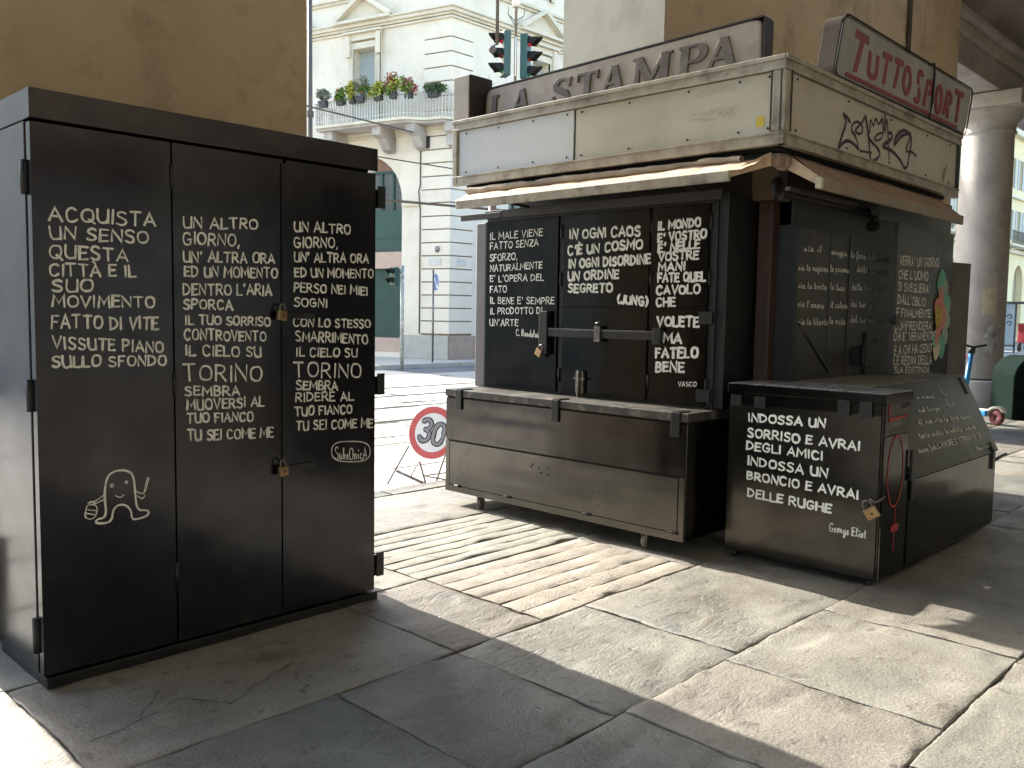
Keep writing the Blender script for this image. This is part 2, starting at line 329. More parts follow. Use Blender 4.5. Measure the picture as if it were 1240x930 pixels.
def lettering(mb, f, table, wd, rnd=.5, mult=None, seed=1, n0=.002):
    R = random.Random(seed)
    for (tx, s0, t0, s1, t1, h) in table:
        adv = 0; items = []
        for ch in tx:
            if ch == ' ': adv += 5.2; continue
            g = G.get(ch) or G['I']
            items.append((ch, adv, g)); adv += g[0] + 2.6
        adv -= 2.6
        L = math.hypot(s1-s0, t1-t0); sx = L/adv; sy = h*.91/10
        dx, dy = (s1-s0)/L, (t1-t0)/L
        for ch, a, g in items:
            jy = R.uniform(-.5, .5)*rnd; js = 1+R.uniform(-.07, .07)*rnd; tilt = R.uniform(-.05, .05)*rnd
            wv = wd if mult is None else wd*mult
            for st in g[1].split(';'):
                curve = st[0] == '~'; pl = [tuple(map(float, q.split())) for q in st.lstrip('~').split(',')]
                pl = [(x+R.uniform(-.3, .3)*rnd, y+R.uniform(-.3, .3)*rnd) for x, y in pl]
                if curve:
                    if ch in 'O0Q' and len(pl) > 6: pl[-1] = pl[0]
                    pl = smooth_pl(pl)
                q = []
                for x, y in pl:
                    y2 = y*js+jy; x2 = x+tilt*y2
                    if dx >= 0 or True: u = (a+x2)*sx
                    q.append((s0+dx*u, t0+dy*u+y2*sy))
                ribbon(mb, f, q, wv*R.uniform(.88, 1.14), n0+R.uniform(0, .0004))
    return mb

def write(f, table, wd, rnd, seed, m, parent):
    for q, row in enumerate(table):
        mb = MB(); lettering(mb, f, [row], wd, rnd, seed=seed*31+q); mb.build('text_line', m, parent)

# ------------------------------------------------------------------ lettering tables (text, start, end, cap height) on each painted face
T_CAB1 = [('ACQUISTA',1.224,1.823,1.632,1.835,0.056),
('UN SENSO',1.225,1.757,1.604,1.765,0.05),
('QUESTA',1.221,1.684,1.518,1.686,0.053),
("CITTÀ E IL",1.219,1.616,1.548,1.624,0.05),
('SUO',1.226,1.554,1.379,1.561,0.05),
('MOVIMENTO',1.227,1.497,1.626,1.501,0.048),
('FATTO DI VITE',1.222,1.415,1.64,1.409,0.054),
('VISSUTE PIANO',1.226,1.336,1.66,1.31,0.049),
('SULLO SFONDO',1.221,1.265,1.671,1.256,0.046)]
T_CAB2 = [('UN ALTRO',1.756,1.84,2.104,1.861,0.049),
('GIORNO,',1.752,1.771,2.015,1.779,0.052),
("UN' ALTRA ORA",1.754,1.696,2.19,1.713,0.047),
('ED UN MOMENTO',1.759,1.636,2.204,1.645,0.047),
("DENTRO L'ARIA",1.752,1.555,2.174,1.566,0.05),
('SPORCA',1.751,1.497,1.978,1.495,0.046),
('IL TUO SORRISO',1.759,1.431,2.166,1.425,0.041),
('CONTROVENTO',1.752,1.367,2.143,1.353,0.047),
('IL CIELO SU',1.758,1.297,2.117,1.282,0.047),
('TORINO',1.747,1.187,2.12,1.171,0.076),
('SEMBRA',1.752,1.126,2.009,1.111,0.044),
('MUOVERSI AL',1.761,1.061,2.13,1.055,0.048),
('TUO FIANCO',1.76,1.005,2.075,0.99,0.044),
('TU SEI COME ME',1.762,0.928,2.177,0.906,0.048)]
T_CAB3 = [('UN ALTRO',2.295,1.867,2.613,1.877,0.047),
('GIORNO,',2.295,1.794,2.538,1.803,0.05),
("UN' ALTRA ORA",2.295,1.728,2.722,1.74,0.044),
('ED UN MOMENTO',2.298,1.655,2.753,1.667,0.045),
('PERSO NEI MIEI',2.294,1.585,2.718,1.58,0.045),
('SOGNI',2.294,1.516,2.476,1.515,0.044),
('CON LO STESSO',2.29,1.422,2.736,1.415,0.042),
('SMARRIMENTO',2.301,1.355,2.719,1.332,0.049),
('IL CIELO SU',2.305,1.281,2.653,1.269,0.045),
('TORINO',2.289,1.184,2.68,1.164,0.076),
('SEMBRA',2.304,1.122,2.538,1.11,0.045),
('RIDERE AL',2.3,1.065,2.632,1.052,0.045),
('TUO FIANCO',2.296,0.997,2.624,0.988,0.045),
('TU SEI COME ME',2.303,0.928,2.752,0.905,0.05)]
T_SUB = [('SubsOnicA',2.523,0.763,2.716,0.742,0.067)]
P_SUB = [[(2.741,0.78),(2.738,0.762),(2.731,0.751),(2.718,0.742),(2.699,0.737),(2.673,0.736),(2.62,0.74),(2.568,0.748),(2.543,0.754),(2.525,0.763),(2.513,0.774),(2.506,0.787),(2.504,0.804),(2.506,0.821),(2.513,0.832),(2.525,0.841),(2.543,0.846),(2.568,0.848),(2.62,0.844),(2.673,0.838),(2.699,0.831),(2.718,0.822),(2.731,0.811),(2.738,0.798),(2.741,0.78)]]
P_DOO = [[(1.433,0.62),(1.37,0.625),(1.373,0.643),(1.415,0.645),(1.406,0.738),(1.417,0.811),(1.45,0.833),(1.497,0.83),(1.527,0.805),(1.531,0.735),(1.538,0.653),(1.583,0.651),(1.589,0.629),(1.554,0.618),(1.516,0.618),(1.514,0.657),(1.494,0.685),(1.461,0.69),(1.44,0.672),(1.433,0.62)],[(1.433,0.778),(1.444,0.777),(1.443,0.766),(1.433,0.767),(1.433,0.778)],[(1.492,0.784),(1.502,0.783),(1.5,0.772),(1.492,0.776),(1.492,0.784)],[(1.451,0.73),(1.464,0.72),(1.474,0.719),(1.485,0.728)],[(1.406,0.738),(1.37,0.717),(1.344,0.712)],[(1.406,0.72),(1.38,0.71),(1.362,0.707)],[(1.341,0.71),(1.382,0.699),(1.368,0.644),(1.328,0.653),(1.333,0.688),(1.341,0.71)],[(1.341,0.687),(1.371,0.679)],[(1.336,0.673),(1.366,0.663)],[(1.342,0.713),(1.357,0.721),(1.372,0.708)],[(1.537,0.734),(1.57,0.716),(1.585,0.767),(1.592,0.788),(1.582,0.784),(1.579,0.768),(1.567,0.722)],[(1.539,0.717),(1.561,0.698),(1.572,0.713)]]
T_K1 = [('IL MALE VIENE',-5.008,2.073,-4.456,2.079,0.056),
('FATTO SENZA',-5.007,1.998,-4.496,2.006,0.056),
('SFORZO,',-5.01,1.904,-4.713,1.913,0.057),
('NATURALMENTE',-5.003,1.824,-4.454,1.84,0.053),
("E' L'OPERA DEL",-5.001,1.745,-4.438,1.748,0.053),
('FATO',-5.0,1.658,-4.821,1.664,0.054),
("IL BENE E' SEMPRE",-4.998,1.574,-4.328,1.573,0.053),
('IL PRODOTTO DI',-4.996,1.49,-4.446,1.501,0.05),
("UN'ARTE",-5.0,1.399,-4.692,1.406,0.054),
('C. Baudelaire',-4.71,1.331,-4.441,1.321,0.052)]
T_K2 = [('IN OGNI CAOS',-4.19,2.046,-3.57,2.036,0.067),
("C'È UN COSMO",-4.204,1.927,-3.548,1.952,0.067),
('IN OGNI DISORDINE',-4.193,1.834,-3.481,1.848,0.064),
('UN ORDINE',-4.195,1.744,-3.74,1.754,0.065),
('SEGRETO',-4.192,1.658,-3.793,1.659,0.062),
('(JUNG)',-3.742,1.585,-3.494,1.568,0.06)]
T_K3 = [('IL MONDO',-3.422,2.068,-3.101,2.074,0.056),
("E' VOSTRO",-3.419,1.986,-3.057,1.996,0.059),
("E' NELLE",-3.417,1.919,-3.102,1.937,0.057),
('VOSTRE',-3.411,1.864,-3.11,1.867,0.057),
('MANI',-3.412,1.797,-3.208,1.799,0.054),
('FATE QUEL',-3.413,1.721,-3.054,1.728,0.06),
('CAVOLO',-3.422,1.642,-3.088,1.646,0.06),
('CHE',-3.423,1.562,-3.273,1.563,0.058),
('VOLETE',-3.407,1.433,-3.09,1.434,0.066),
('MA',-3.355,1.327,-3.218,1.323,0.061),
('FATELO',-3.414,1.22,-3.089,1.235,0.067),
('BENE',-3.411,1.127,-3.19,1.137,0.07),
('VASCO',-3.229,1.04,-3.093,1.047,0.033)]
T_SM = [('INDOSSA UN',-2.695,0.863,-2.208,0.873,0.06),
('SORRISO E AVRAI',-2.697,0.77,-2.002,0.764,0.063),
('DEGLI AMICI',-2.7,0.69,-2.215,0.682,0.061),
('INDOSSA UN',-2.689,0.595,-2.182,0.584,0.064),
('BRONCIO E AVRAI',-2.689,0.506,-1.998,0.489,0.06),
('DELLE RUGHE',-2.681,0.397,-2.151,0.384,0.061),
('George Eliot',-2.155,0.277,-1.945,0.273,0.052)]
T_P1 = [('sia il',5.531,1.938,5.782,1.946,0.045),
('sia la ragione',5.459,1.81,5.893,1.819,0.046),
('sia la bonta',5.47,1.693,5.881,1.695,0.046),
("sia l'amore",5.473,1.575,5.852,1.567,0.046),
('sia la liberta',5.491,1.457,5.922,1.454,0.047)]
T_P2 = [('coraggio',5.939,1.941,6.182,1.941,0.04),
('la persona',5.934,1.824,6.23,1.826,0.048),
('la luce',5.947,1.701,6.173,1.696,0.048),
('il calore',5.96,1.576,6.231,1.573,0.048),
('la meta',5.954,1.465,6.208,1.458,0.049)]
T_P3 = [('la forza della tua vita',6.254,1.937,7.013,1.935,0.051),
('della tua mente',6.366,1.84,6.972,1.838,0.051),
('delle tue azioni',6.289,1.707,6.904,1.713,0.051),
('dei tuoi gesti',6.293,1.589,6.766,1.581,0.051),
('del tuo cammino',6.297,1.474,6.924,1.468,0.052),
('elsa',6.776,1.334,6.952,1.328,0.041)]
T_P4 = [("VERRA' UN GIORNO",6.509,1.89,7.305,1.914,0.07),
("CHE L'UOMO",6.502,1.795,7.089,1.802,0.066),
("SI SVEGLIERA'",6.504,1.708,7.137,1.707,0.063),
("DALL'OBLIO",6.506,1.617,7.062,1.603,0.066),
('E FINALMENTE',6.499,1.521,7.189,1.519,0.063),
("COMPRENDERA'",6.471,1.426,7.25,1.424,0.067),
("CHI E' VERAMENTE",6.471,1.35,7.286,1.345,0.064),
('E A CHI HA CEDUTO',6.495,1.246,7.335,1.256,0.068),
('LE REDINI DELLA',6.495,1.173,7.267,1.157,0.068),
('SUA ESISTENZA',6.512,1.114,7.219,1.088,0.048)]
T_LID = [('e mare',5.965,0.461,6.258,0.448,0.026),
('nel lungo',5.896,0.371,6.263,0.361,0.03),
('di sua vita la dove nasce',5.806,0.293,6.779,0.259,0.04),
('tanto ardita la nobilta caduta',5.724,0.207,6.771,0.18,0.039),
("buona fede L'AMORE E' ETERNO IN TE",5.61,0.121,6.818,0.108,0.039),
('Rina Fort',6.615,0.032,6.885,0.031,0.026)]
P_GRAF = [[(5.635,2.755),(5.576,2.781),(5.527,2.786),(5.589,2.748),(5.522,2.644),(5.464,2.547),(5.527,2.602),(5.61,2.636),(5.7,2.628),(5.785,2.604)],[(5.785,2.604),(5.725,2.69),(5.665,2.695),(5.668,2.746),(5.737,2.776),(5.811,2.769),(5.844,2.73),(5.792,2.697),(5.708,2.709),(5.768,2.748),(5.828,2.787),(5.869,2.831)],[(5.869,2.831),(5.93,2.721),(5.965,2.592),(6.0,2.54),(6.158,2.618),(6.073,2.66),(5.953,2.688),(5.919,2.727)],[(5.804,2.595),(5.991,2.61)],[(5.947,2.732),(5.944,2.836),(6.01,2.772),(6.025,2.853),(6.095,2.8),(6.148,2.882),(6.184,2.73),(6.011,2.689),(6.063,2.742),(6.198,2.778),(6.222,2.906),(6.293,2.605)],[(6.183,2.891),(6.209,2.772)],[(6.27,2.782),(6.321,2.79),(6.336,2.753),(6.132,2.668),(6.314,2.679),(6.491,2.632),(6.623,2.56),(6.677,2.739),(6.689,2.814),(6.618,2.836),(6.47,2.789),(6.364,2.702),(6.386,2.776),(6.527,2.85),(6.663,2.835)],[(6.665,2.819),(6.571,2.695),(6.703,2.718),(6.798,2.698)],[(7.446,2.714),(7.375,2.583)],[(7.393,2.683),(7.363,2.608)]]
P_FAINT = [[(5.091,2.726),(5.273,2.792),(5.419,2.811),(5.588,2.83)],[(5.332,2.85),(5.277,2.751),(5.22,2.687)],[(5.244,2.766),(5.195,2.778),(5.184,2.729),(5.279,2.731)],[(5.372,2.781),(5.331,2.705),(5.387,2.638),(5.445,2.724),(5.391,2.764)],[(5.585,2.854),(5.623,2.836),(5.574,2.802)],[(5.077,2.71),(5.052,2.659),(5.118,2.61)]]
# ================================================================== SETTING
g = MB()
g.quad((-150, -80, -.30), (400, -80, -.30), (400, 400, -.30), (-150, 400, -.30))
tag(g.build('ground', ROAD), kind='structure')
rd = MB().xyz(-60, 160, 5.66, 17.8, -.296, -.12).build('road', ROAD); tag(rd, kind='structure')
ra = MB().xyz(-60, 160, 17.802, 19.6, -.296, -.116).build('asphalt_lane', ASPH); tag(ra, kind='structure')
rs = MB().xyz(-60, 160, 19.602, 24, -.29, .0).build('far_pavement', GRAN); tag(rs, kind='structure')
side = MB().xyz(-60, 12.0, 24.002, 120, -.29, -.1).build('side_street', ASPH); tag(side, kind='structure')
# tram rails sunk in the road
tr = thing('tram_track', (10, 12, -.12), 'steel tram rails running through the sunlit stone street', 'tram track')
for y in (10.25, 11.7, 13.3, 14.75):
    B('rail', BLKD, tr, -60, 160, y-.035, y+.035, -.119, -.112)
    B('rail_groove', DARK, tr, -60, 160, y+.05, y+.11, -.119, -.1155)
R = random.Random(3)
ss = MB()
for k in range(260):       # uneven setts standing a little proud of the road
    x = R.uniform(5.5, 24); y = R.uniform(6.2, 17.4)
    a, b = R.uniform(.3, .8), R.uniform(.18, .3); ss.xyz(x, x+a, y, y+b, -.12, -.12+R.uniform(.003, .010))
s_ = ss.build('road_setts', ROAD, rd); s_['kind'] = 'stuff'
sj = MB()
for k in range(90):
    x = R.uniform(5.5, 24); y = R.uniform(6.2, 17.4)
    sj.tube([(x, y, -.122), (x+R.uniform(.3, 1.6), y+R.uniform(-.05, .05), -.122)], R.uniform(.006, .012), 4)
s_ = sj.build('sett_joints', DARK, rd); s_['kind'] = 'stuff'

# ---- stone pavement: bed of dirt with separate slabs
bed = MB().xyz(-14, 60, -3.2, 5.655, -.29, -.016).build('pavement', JOINT); tag(bed, kind='structure')
def slab_mesh(x0, x1, y0, y1, sx, sy, rough, seed, gap=.008, warp=.006):
    RR = random.Random(seed); mb = MB()
    nx = max(4, int((x1-x0)/sx)); ny = max(4, int((y1-y0)/sy))
    def P(i, j):
        u, v = i/nx, j/ny
        if i == 1: u = .007/(x1-x0)
        if i == nx-1: u = 1-.007/(x1-x0)
        if j == 1: v = .007/(y1-y0)
        if j == ny-1: v = 1-.007/(y1-y0)
        x = x0+gap+(x1-x0-2*gap)*u; y = y0+gap+(y1-y0-2*gap)*v
        eu = (i in (0, nx)); ev = (j in (0, ny))
        if eu: x += (noise.noise((y*3, x0*3, seed))+.5*noise.noise((y*17, x0*3, seed)))*warp*1.3
        if ev: y += (noise.noise((x*3, y0*3, seed))+.5*noise.noise((x*17, y0*3, seed))+.4*noise.noise((x*41, y0*3, seed)))*warp*1.2
        z = noise.fractal((x*3.1, y*3.1, seed*.7), .9, 2.1, 5)*rough + RR.uniform(-.1, .1)*rough*.2
        k = noise.fractal((x*7, y*13, seed*.9), .8, 2.2, 4); z += (math.floor(k*3)/3*.6+k*.4)*rough*.16*(1 if noise.noise((seed, x*.8, y*.8)) > -.1 else .3)
        c = noise.noise((x*2.2, y*5.5, seed*1.3))
        if c > .25: z -= min(.006, (c-.25)*.03)*(rough/.004)
        if eu or ev: z -= (.002+max(0, noise.noise((x*9, y*9, seed)))*.012)*(1 if y1-y0 > .3 else .45)
        return Vector((x, y, z))
    pts = [P(i, j) for j in range(ny+1) for i in range(nx+1)]
    fs = [(j*(nx+1)+i, j*(nx+1)+i+1, (j+1)*(nx+1)+i+1, (j+1)*(nx+1)+i) for j in range(ny) for i in range(nx)]
    mb.add(pts, fs, True)
    ed = [i for i in range(nx+1)] + [j*(nx+1)+nx for j in range(1, ny+1)] + [ny*(nx+1)+i for i in range(nx-1, -1, -1)] + [j*(nx+1) for j in range(ny-1, 0, -1)]
    b = len(mb.v); mb.v += [Vector((pts[e].x, pts[e].y, -.02)) for e in ed]
    k = len(ed)
    for q in range(k): mb.f.append([ed[q], ed[(q+1) % k], b+(q+1) % k, b+q]); mb.sm.append(False)
    return mb
rows = [(-3.2, -2.1), (-2.1, -1.05), (-1.05, .08), (.08, 1.02), (1.02, 1.93), (1.93, 2.82), (2.82, 3.73), (3.73, 4.7), (4.7, 5.65)]
spl = {3: [-.6, .9, 1.9, 3.02, 4.3, 5.6], 4: [-1.2, .35, 1.5, 2.65, 3.38, 4.35, 5.9], 5: [-.9, .7, 1.96, 2.6, 3.49, 4.9, 6.3],
       6: [-1.6, -.1, 1.05, 2.6, 3.18, 4.52, 6.0], 7: [-1, .5, 1.9, 3.16, 4.62, 6.1], 8: [-1.8, 0, 1.7, 3.05, 4.9, 6.4]}
n_ = 0
for ri, (y0, y1) in enumerate(rows):
    xs = spl.get(ri, [-.8, .9, 2.2, 3.7, 5.1])
    a = xs[0]
    while a > -13: a -= R.uniform(1.1, 1.7); xs.insert(0, a)
    a = xs[-1]
    while a < (34 if ri > 2 else 16): a += R.uniform(1.1, 1.9); xs.append(a)
    for x0, x1 in zip(xs, xs[1:]):
        n_ += 1
        groove = (ri in (6, 7)) and 3.1 < x0 < 4.0
        if groove:
            mb = MB(); k = 8 if ri == 7 else 6
            h = (y1-y0-.02)/k
            for q in range(k):
                mb2 = slab_mesh(x0, x1, y0+.01+q*h, y0+.01+(q+1)*h, .06, .03, .003, n_*3.1+q, gap=.0032, warp=.009)
                bb = len(mb.v); mb.v += mb2.v; mb.f += [[i+bb for i in f] for f in mb2.f]; mb.sm += mb2.sm
            mb.xyz(x0+.012, x1-.012, y0+.014, y1-.014, -.015, -.0055)
            mb.build('slab', STONEG, bed)
        else:
            near = x0 < 8 and x1 > -1 and y1 > -.5
            st = (.022 if x0 < 6 and y0 < 4.6 else .04) if near else .25
            ob = slab_mesh(x0, x1, y0, y1, st, st, .005 if near else .003, n_*1.7, gap=.0035 if near else .01).build('slab', STONE, bed)
            if 'slab' in ob.name and near: ob.location.z = R.uniform(-.004, .004)
# cracks across the shaded slabs
ck = MB(); fz = FR(V=(0, 1, 0), N=(0, 0, 1))
def crack(pts, wd=.0013):
    q = []
    for a, b in zip(pts, pts[1:]):
        for k in range(6):
            t = k/6; q.append((a[0]*(1-t)+b[0]*t+R.uniform(-.012, .012), a[1]*(1-t)+b[1]*t+R.uniform(-.012, .012)))
    q.append(pts[-1])
    P3 = [(x, y, .001+noise.fractal((x*3.1, y*3.1, 0), .9, 2.1, 3)*0) for x, y in q]
    ck.tube(P3, [wd*R.uniform(.4, 1.2) for _ in P3], 5)
crack([(1.13, 3.08), (1.35, 3.12), (1.5, 3.2), (1.62, 3.02), (1.8, 3.12), (2.0, 3.2)]); crack([(1.33, 3.16), (1.5, 3.34)], .0013)
crack([(1.9, 2.95), (1.96, 3.1)], .0013)
ck.build('crack', DARK, bed)
kb = thing('kerb', (0, 5.66, -.12), 'pale stone kerb edging the pavement beside the kiosk', 'kerb')
x = -12
while x < 40:
    B('kerb_stone', STONE, kb, x+.01, x+1.48, 5.662, 5.86, -.29, .004, .006); x += 1.5
# bits of litter
for q, (x, y) in enumerate(((5.3, 1.42), (1.45, 2.35), (2.6, 1.2))):
    mb = MB(); mb.quad((x, y, .012), (x+.05, y-.012, .018), (x+.06, y+.02, .011), (x+.01, y+.03, .02))
    mb.v = [v + Vector((0, 0, .004)) for v in mb.v]
    o = mb.build('paper_scrap', CHALK)
    tag(o, ['torn white paper scrap on dark paving beside the small black box', 'white paper scrap on shaded slab near the tall cabinet', 'white paper scrap on shaded slab at the bottom of the picture'][q], 'litter', 'paper scraps on the pavement')

# ---- portico: piers, ceiling, beam, inner wall
def pier(name, label, x0, x1, y0, y1, z1, seed):
    t = thing(name, (x0, y0, 0), label, 'pier')
    return t
p = pier('portico_pier', 'massive ochre plaster pier rising behind the tall black cabinet', 1.10, 2.87, 4.42, 5.5, 8, 1)
B('shaft', mat('brown_ochre_plaster', (.50, .39, .255), (.43, .33, .215), rough=.88, scale=1.3, detail=10, bump=.004, bscale=18, bump2=.006, b2scale=3, grime=(.17, .11, .075), gscale=1.5, gamt=.6, fleck=.1), p, 1.10, 2.87, 4.42, 5.5, .45, 8.2); B('plinth', COLST, p, 1.06, 2.91, 4.38, 5.54, -.02, .45, .01)
p2 = thing('portico_pier', (6.35, 4.4, 0), 'massive ochre pier behind the kiosk, its side coloured paler for sky light', 'pier')
MB().xyz(6.36, 8.55, 4.4, 5.52, .45, 8.2).build('shaft', PIER, p2)
MB().xyz(6.34, 6.358, 4.404, 5.52, .45, 8.2).build('skylit_side', PIERL, p2)
B('plinth', COLST, p2, 6.3, 8.6, 4.36, 5.56, -.02, .45, .01)
MB().xyz(8.552, 12.2, 4.402, 4.8, 4.15, 8.2).build('spandrel', PIER, p2)
MB().xyz(12.0, 13.5, 4.39, 5.5, 0, 4.14).build('end_pier', PIER, p2)
MB().xyz(12.202, 13.5, 4.395, 5.5, 4.142, 8.2).build('end_wall', PIER, p2)
d = MB(); d.tube([(11.6, 4.37, 4.2), (11.6, 4.37, 8.0)], .03, 8); d.build('drain_pipe', PIPE, p2)
d = MB()
for pts in ([(6.9, 4.9), (7.02, 4.5), (6.95, 4.2), (7.1, 3.9)], [(9.4, 5.2), (9.5, 4.9), (9.42, 4.6), (9.6, 4.3)], [(8.9, 4.5), (9.05, 4.35), (9.02, 4.2)]):
    q = []
    for a, b in zip(pts, pts[1:]):
        for k in range(5): q.append((a[0]+(b[0]-a[0])*k/5+R.uniform(-.015, .015), 4.4, a[1]+(b[1]-a[1])*k/5))
    d.tube(q, [R.uniform(.002, .006) for _ in q], 5)

d = MB()
for (cx, cz, s) in ((6.6, 3.9, 1), (8.4, 3.55, 1), (8.15, 3.75, .7), (11.55, 5.1, .6), (7.4, 4.05, .5)):
    for k in range(7):
        a = R.uniform(0, 6.28); x, z = cx+R.uniform(-.1, .1)*s, cz+R.uniform(-.15, .15)*s
        d.prism(FR((0, 4.402, 0)), [(x+math.cos(q*1.05+a)*R.uniform(.008, .035)*s, z+math.sin(q*1.05+a)*R.uniform(.01, .05)*s) for q in range(6)], -.003, .001)
d.build('plaster_chip', BRP, p2)
p3 = thing('portico_pier', (-5.2, 4.42, 0), 'ochre plaster pier of the portico beyond the left edge of the picture', 'pier')
B('shaft', PIER, p3, -5.2, -3.4, 4.42, 5.5, 0, 8.2)
cl = MB().xyz(-14, 12.7, -3.2, 5.0, 8.0, 8.25).build('portico_ceiling', mat('pale_ceiling_plaster', (.6, .55, .47), (.52, .47, .4), rough=.95)); tag(cl, 'high plaster ceiling over the portico walkway', 'ceiling')
cl = thing('portico_ceiling', (20, 0, 6.1), 'low rough grey vault of the portico at the top right', 'ceiling')
mb = MB(); nx, ny = 60, 24
pts = []
for j in range(ny+1):
    for i in range(nx+1):
        x = 12.72+i*.55; y = -3.1+j*(8.3/ny)
        z = 6.05+.45*math.sin(PI*((y+3.1)/8.3))**.8 + .10*noise.noise((x*.7, y*.7, 1))
        pts.append((x, y, z))
mb.add(pts, [(j*(nx+1)+i, j*(nx+1)+i+1, (j+1)*(nx+1)+i+1, (j+1)*(nx+1)+i) for j in range(ny) for i in range(nx)], True)
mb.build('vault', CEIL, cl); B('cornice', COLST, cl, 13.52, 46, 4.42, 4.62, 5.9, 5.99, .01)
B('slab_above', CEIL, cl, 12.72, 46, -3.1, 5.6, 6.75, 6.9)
cw = MB().xyz(-14, 46, -3.45, -3.2, -.05, 8.3).build('inner_wall', mat('shop_wall_plaster', (.66, .57, .44), (.6, .52, .4), rough=.85, scale=1)); tag(cw, 'plaster shop wall at the back of the portico', 'wall')
sf = thing('shopfront', (0, -3.18, 0), 'long dark shopfront added unseen behind the viewer to darken reflections', 'shopfront')  # unseen, added so the black doors reflect something dark
DSH = mat('dark_shopfront_wood', (.11, .09, .07), (.08, .065, .05), rough=.4, scale=2)
B('panelling', DSH, sf, -14, 46, -3.195, -3.12, 0, .7); B('fascia_board', DSH, sf, -14, 46, -3.195, -3.1, 2.7, 3.4)
x = -13.5
while x < 45:
    B('display_window', GLASSD if int(x) % 2 else DSH, sf, x, x+1.9, -3.19, -3.15, .705, 2.695); B('mullion', DSH, sf, x+1.91, x+2.09, -3.195, -3.08, .705, 2.695); x += 2.1
bm_ = thing('stone_beam', (14, 4.9, 5.3), 'long dusty stone beam resting on the round column', 'beam')
B('beam', COLST, bm_, 13.52, 46, 4.63, 5.25, 5.32, 5.72, .015); B('moulding', COLST, bm_, 13.52, 46, 4.55, 5.33, 5.722, 5.9, .02)
def column(x, y, label):
    c = thing('round_column', (x, y, 0), label, 'column', 'columns along the portico')
    r = .435
    MB().lathe((x, y, 0), [(r*1.0, .50), (r*1.02, .55), (r, .62), (r*.985, 2.5), (r*.93, 4.68)], 48).build('shaft', COLST, c)
    MB().lathe((x, y, 0), [(r*.93, 4.68), (r*1.02, 4.72), (r*.96, 4.76), (r*.98, 4.86), (r*1.25, 5.0), (r*1.35, 5.06)], 48).build('capital', COLST, c)
    B('abacus', COLST, c, x-.66, x+.66, y-.66, y+.66, 5.062, 5.3, .015)
    MB().lathe((x, y, 0), [(.52, 0), (.53, .44), (.50, .47), (.0, .495)], 40).build('base', COLST, c)
    return c
column(16.95, 4.95, 'thick round stone column with torn posters right of the kiosk')
column(23.2, 4.95, 'round stone column farther down the portico')
# torn posters on the column
def on_col(x, y, r, a0, a1, z0, z1, name, m, label, n=7):
    mb = MB(); RR = random.Random(int(z0*100)); top = []; bot = []
    for i in range(n+1):
        a = a0+(a1-a0)*i/n
        top.append(Vector((x+r*math.cos(a), y+r*math.sin(a), z1+RR.uniform(-.05, .05)))); bot.append(Vector((x+r*math.cos(a), y+r*math.sin(a), z0+RR.uniform(-.05, .05))))
    mb.add(top+bot, [(i, i+1, n+2+i, n+1+i) for i in range(n)])
    return tag(mb.build(name, m), label, 'poster', 'torn posters on the column')
va = math.atan2(-4.95, -16.95)
on_col(16.95, 4.95, .436, va+.25, va+.95, .98, 1.42, 'torn_poster', mat('poster_paper', (.62, .61, .57), (.2, .2, .2), rough=.7, scale=9), 'torn printed poster low on the round column')
on_col(16.95, 4.95, .436, va+.1, va+.65, 1.62, 2.05, 'torn_poster', mat('poster_rest', (.58, .52, .36), (.45, .38, .27), rough=.8, scale=9), 'faded cream paper remnant above the poster on the round column')

# ================================================================== CORNER BUILDING
CC = (18.705, 20.829, 0); A_ = math.radians(104.8)
UL = (math.cos(A_), math.sin(A_), 0); NL = (-math.sin(A_), math.cos(A_), 0)
NL = (-.9668, -.2554, 0)
FL = FR(CC, UL, (0, 0, 1), NL)       # left facade: s runs away from the corner
FRt = FR(CC, (1, 0, 0), (0, 0, 1), (0, -1, 0))   # right facade
bld = thing('corner_building', CC, 'cream plaster corner palazzo with balcony and pedimented windows across the street', 'building')
def arch_pts(s0, s1, z0, zs, rise, n=20):
    c = (s0+s1)/2; r = (s1-s0)/2
    return [(s0, z0), (s1, z0)] + [(c+r*math.cos(PI*k/n), zs+rise*math.sin(PI*k/n)) for k in range(n+1)]
def wall_holes(f, outer, holes, depth, name, m, parent):
    bm = bmesh.new()
    def loop(pts, n):
        vs = [bm.verts.new(f(a, b, n)) for a, b in pts]
        return vs, [bm.edges.new((vs[i], vs[(i+1) % len(vs)])) for i in range(len(vs))]
    ed = loop(outer, 0)[1]
    hv = []
    for h in holes:
        v, e = loop(h, 0); ed += e; hv.append((v, h))
    bmesh.ops.triangle_fill(bm, use_beauty=True, use_dissolve=False, edges=ed)
    for v, h in hv:
        b = [bm.verts.new(f(a, c, -depth)) for a, c in h]
        for i in range(len(v)):
            j = (i+1) % len(v)
            if (h[i][0]-h[j][0])**2+(h[i][1]-h[j][1])**2 > 1e-9: bm.faces.new((v[i], v[j], b[j], b[i]))
    bmesh.ops.recalc_face_normals(bm, faces=bm.faces)
    me = bpy.data.meshes.new(name); bm.to_mesh(me); bm.free()
    o_ = top_org(parent); me.transform(Matrix.Translation(-o_))
    me.materials.append(m); o = bpy.data.objects.new(name, me); COL.objects.link(o); o.parent = parent
    return o
def rect(a0, a1, b0, b1): return [(a0, b0), (a1, b0), (a1, b1), (a0, b1)]
WL = [rect(2.86, 3.78, 7.5, 10.0), rect(6.2, 7.1, 7.5, 10.0), rect(2.86, 3.78, 12.1, 14.3), arch_pts(1.84, 4.78, .16, 5.05, 1.5), arch_pts(6.3, 9.2, .16, 5.05, 1.5)]
wall_holes(FL, rect(0, 13, 0, 17), WL, .35, 'wall', PLY, bld)
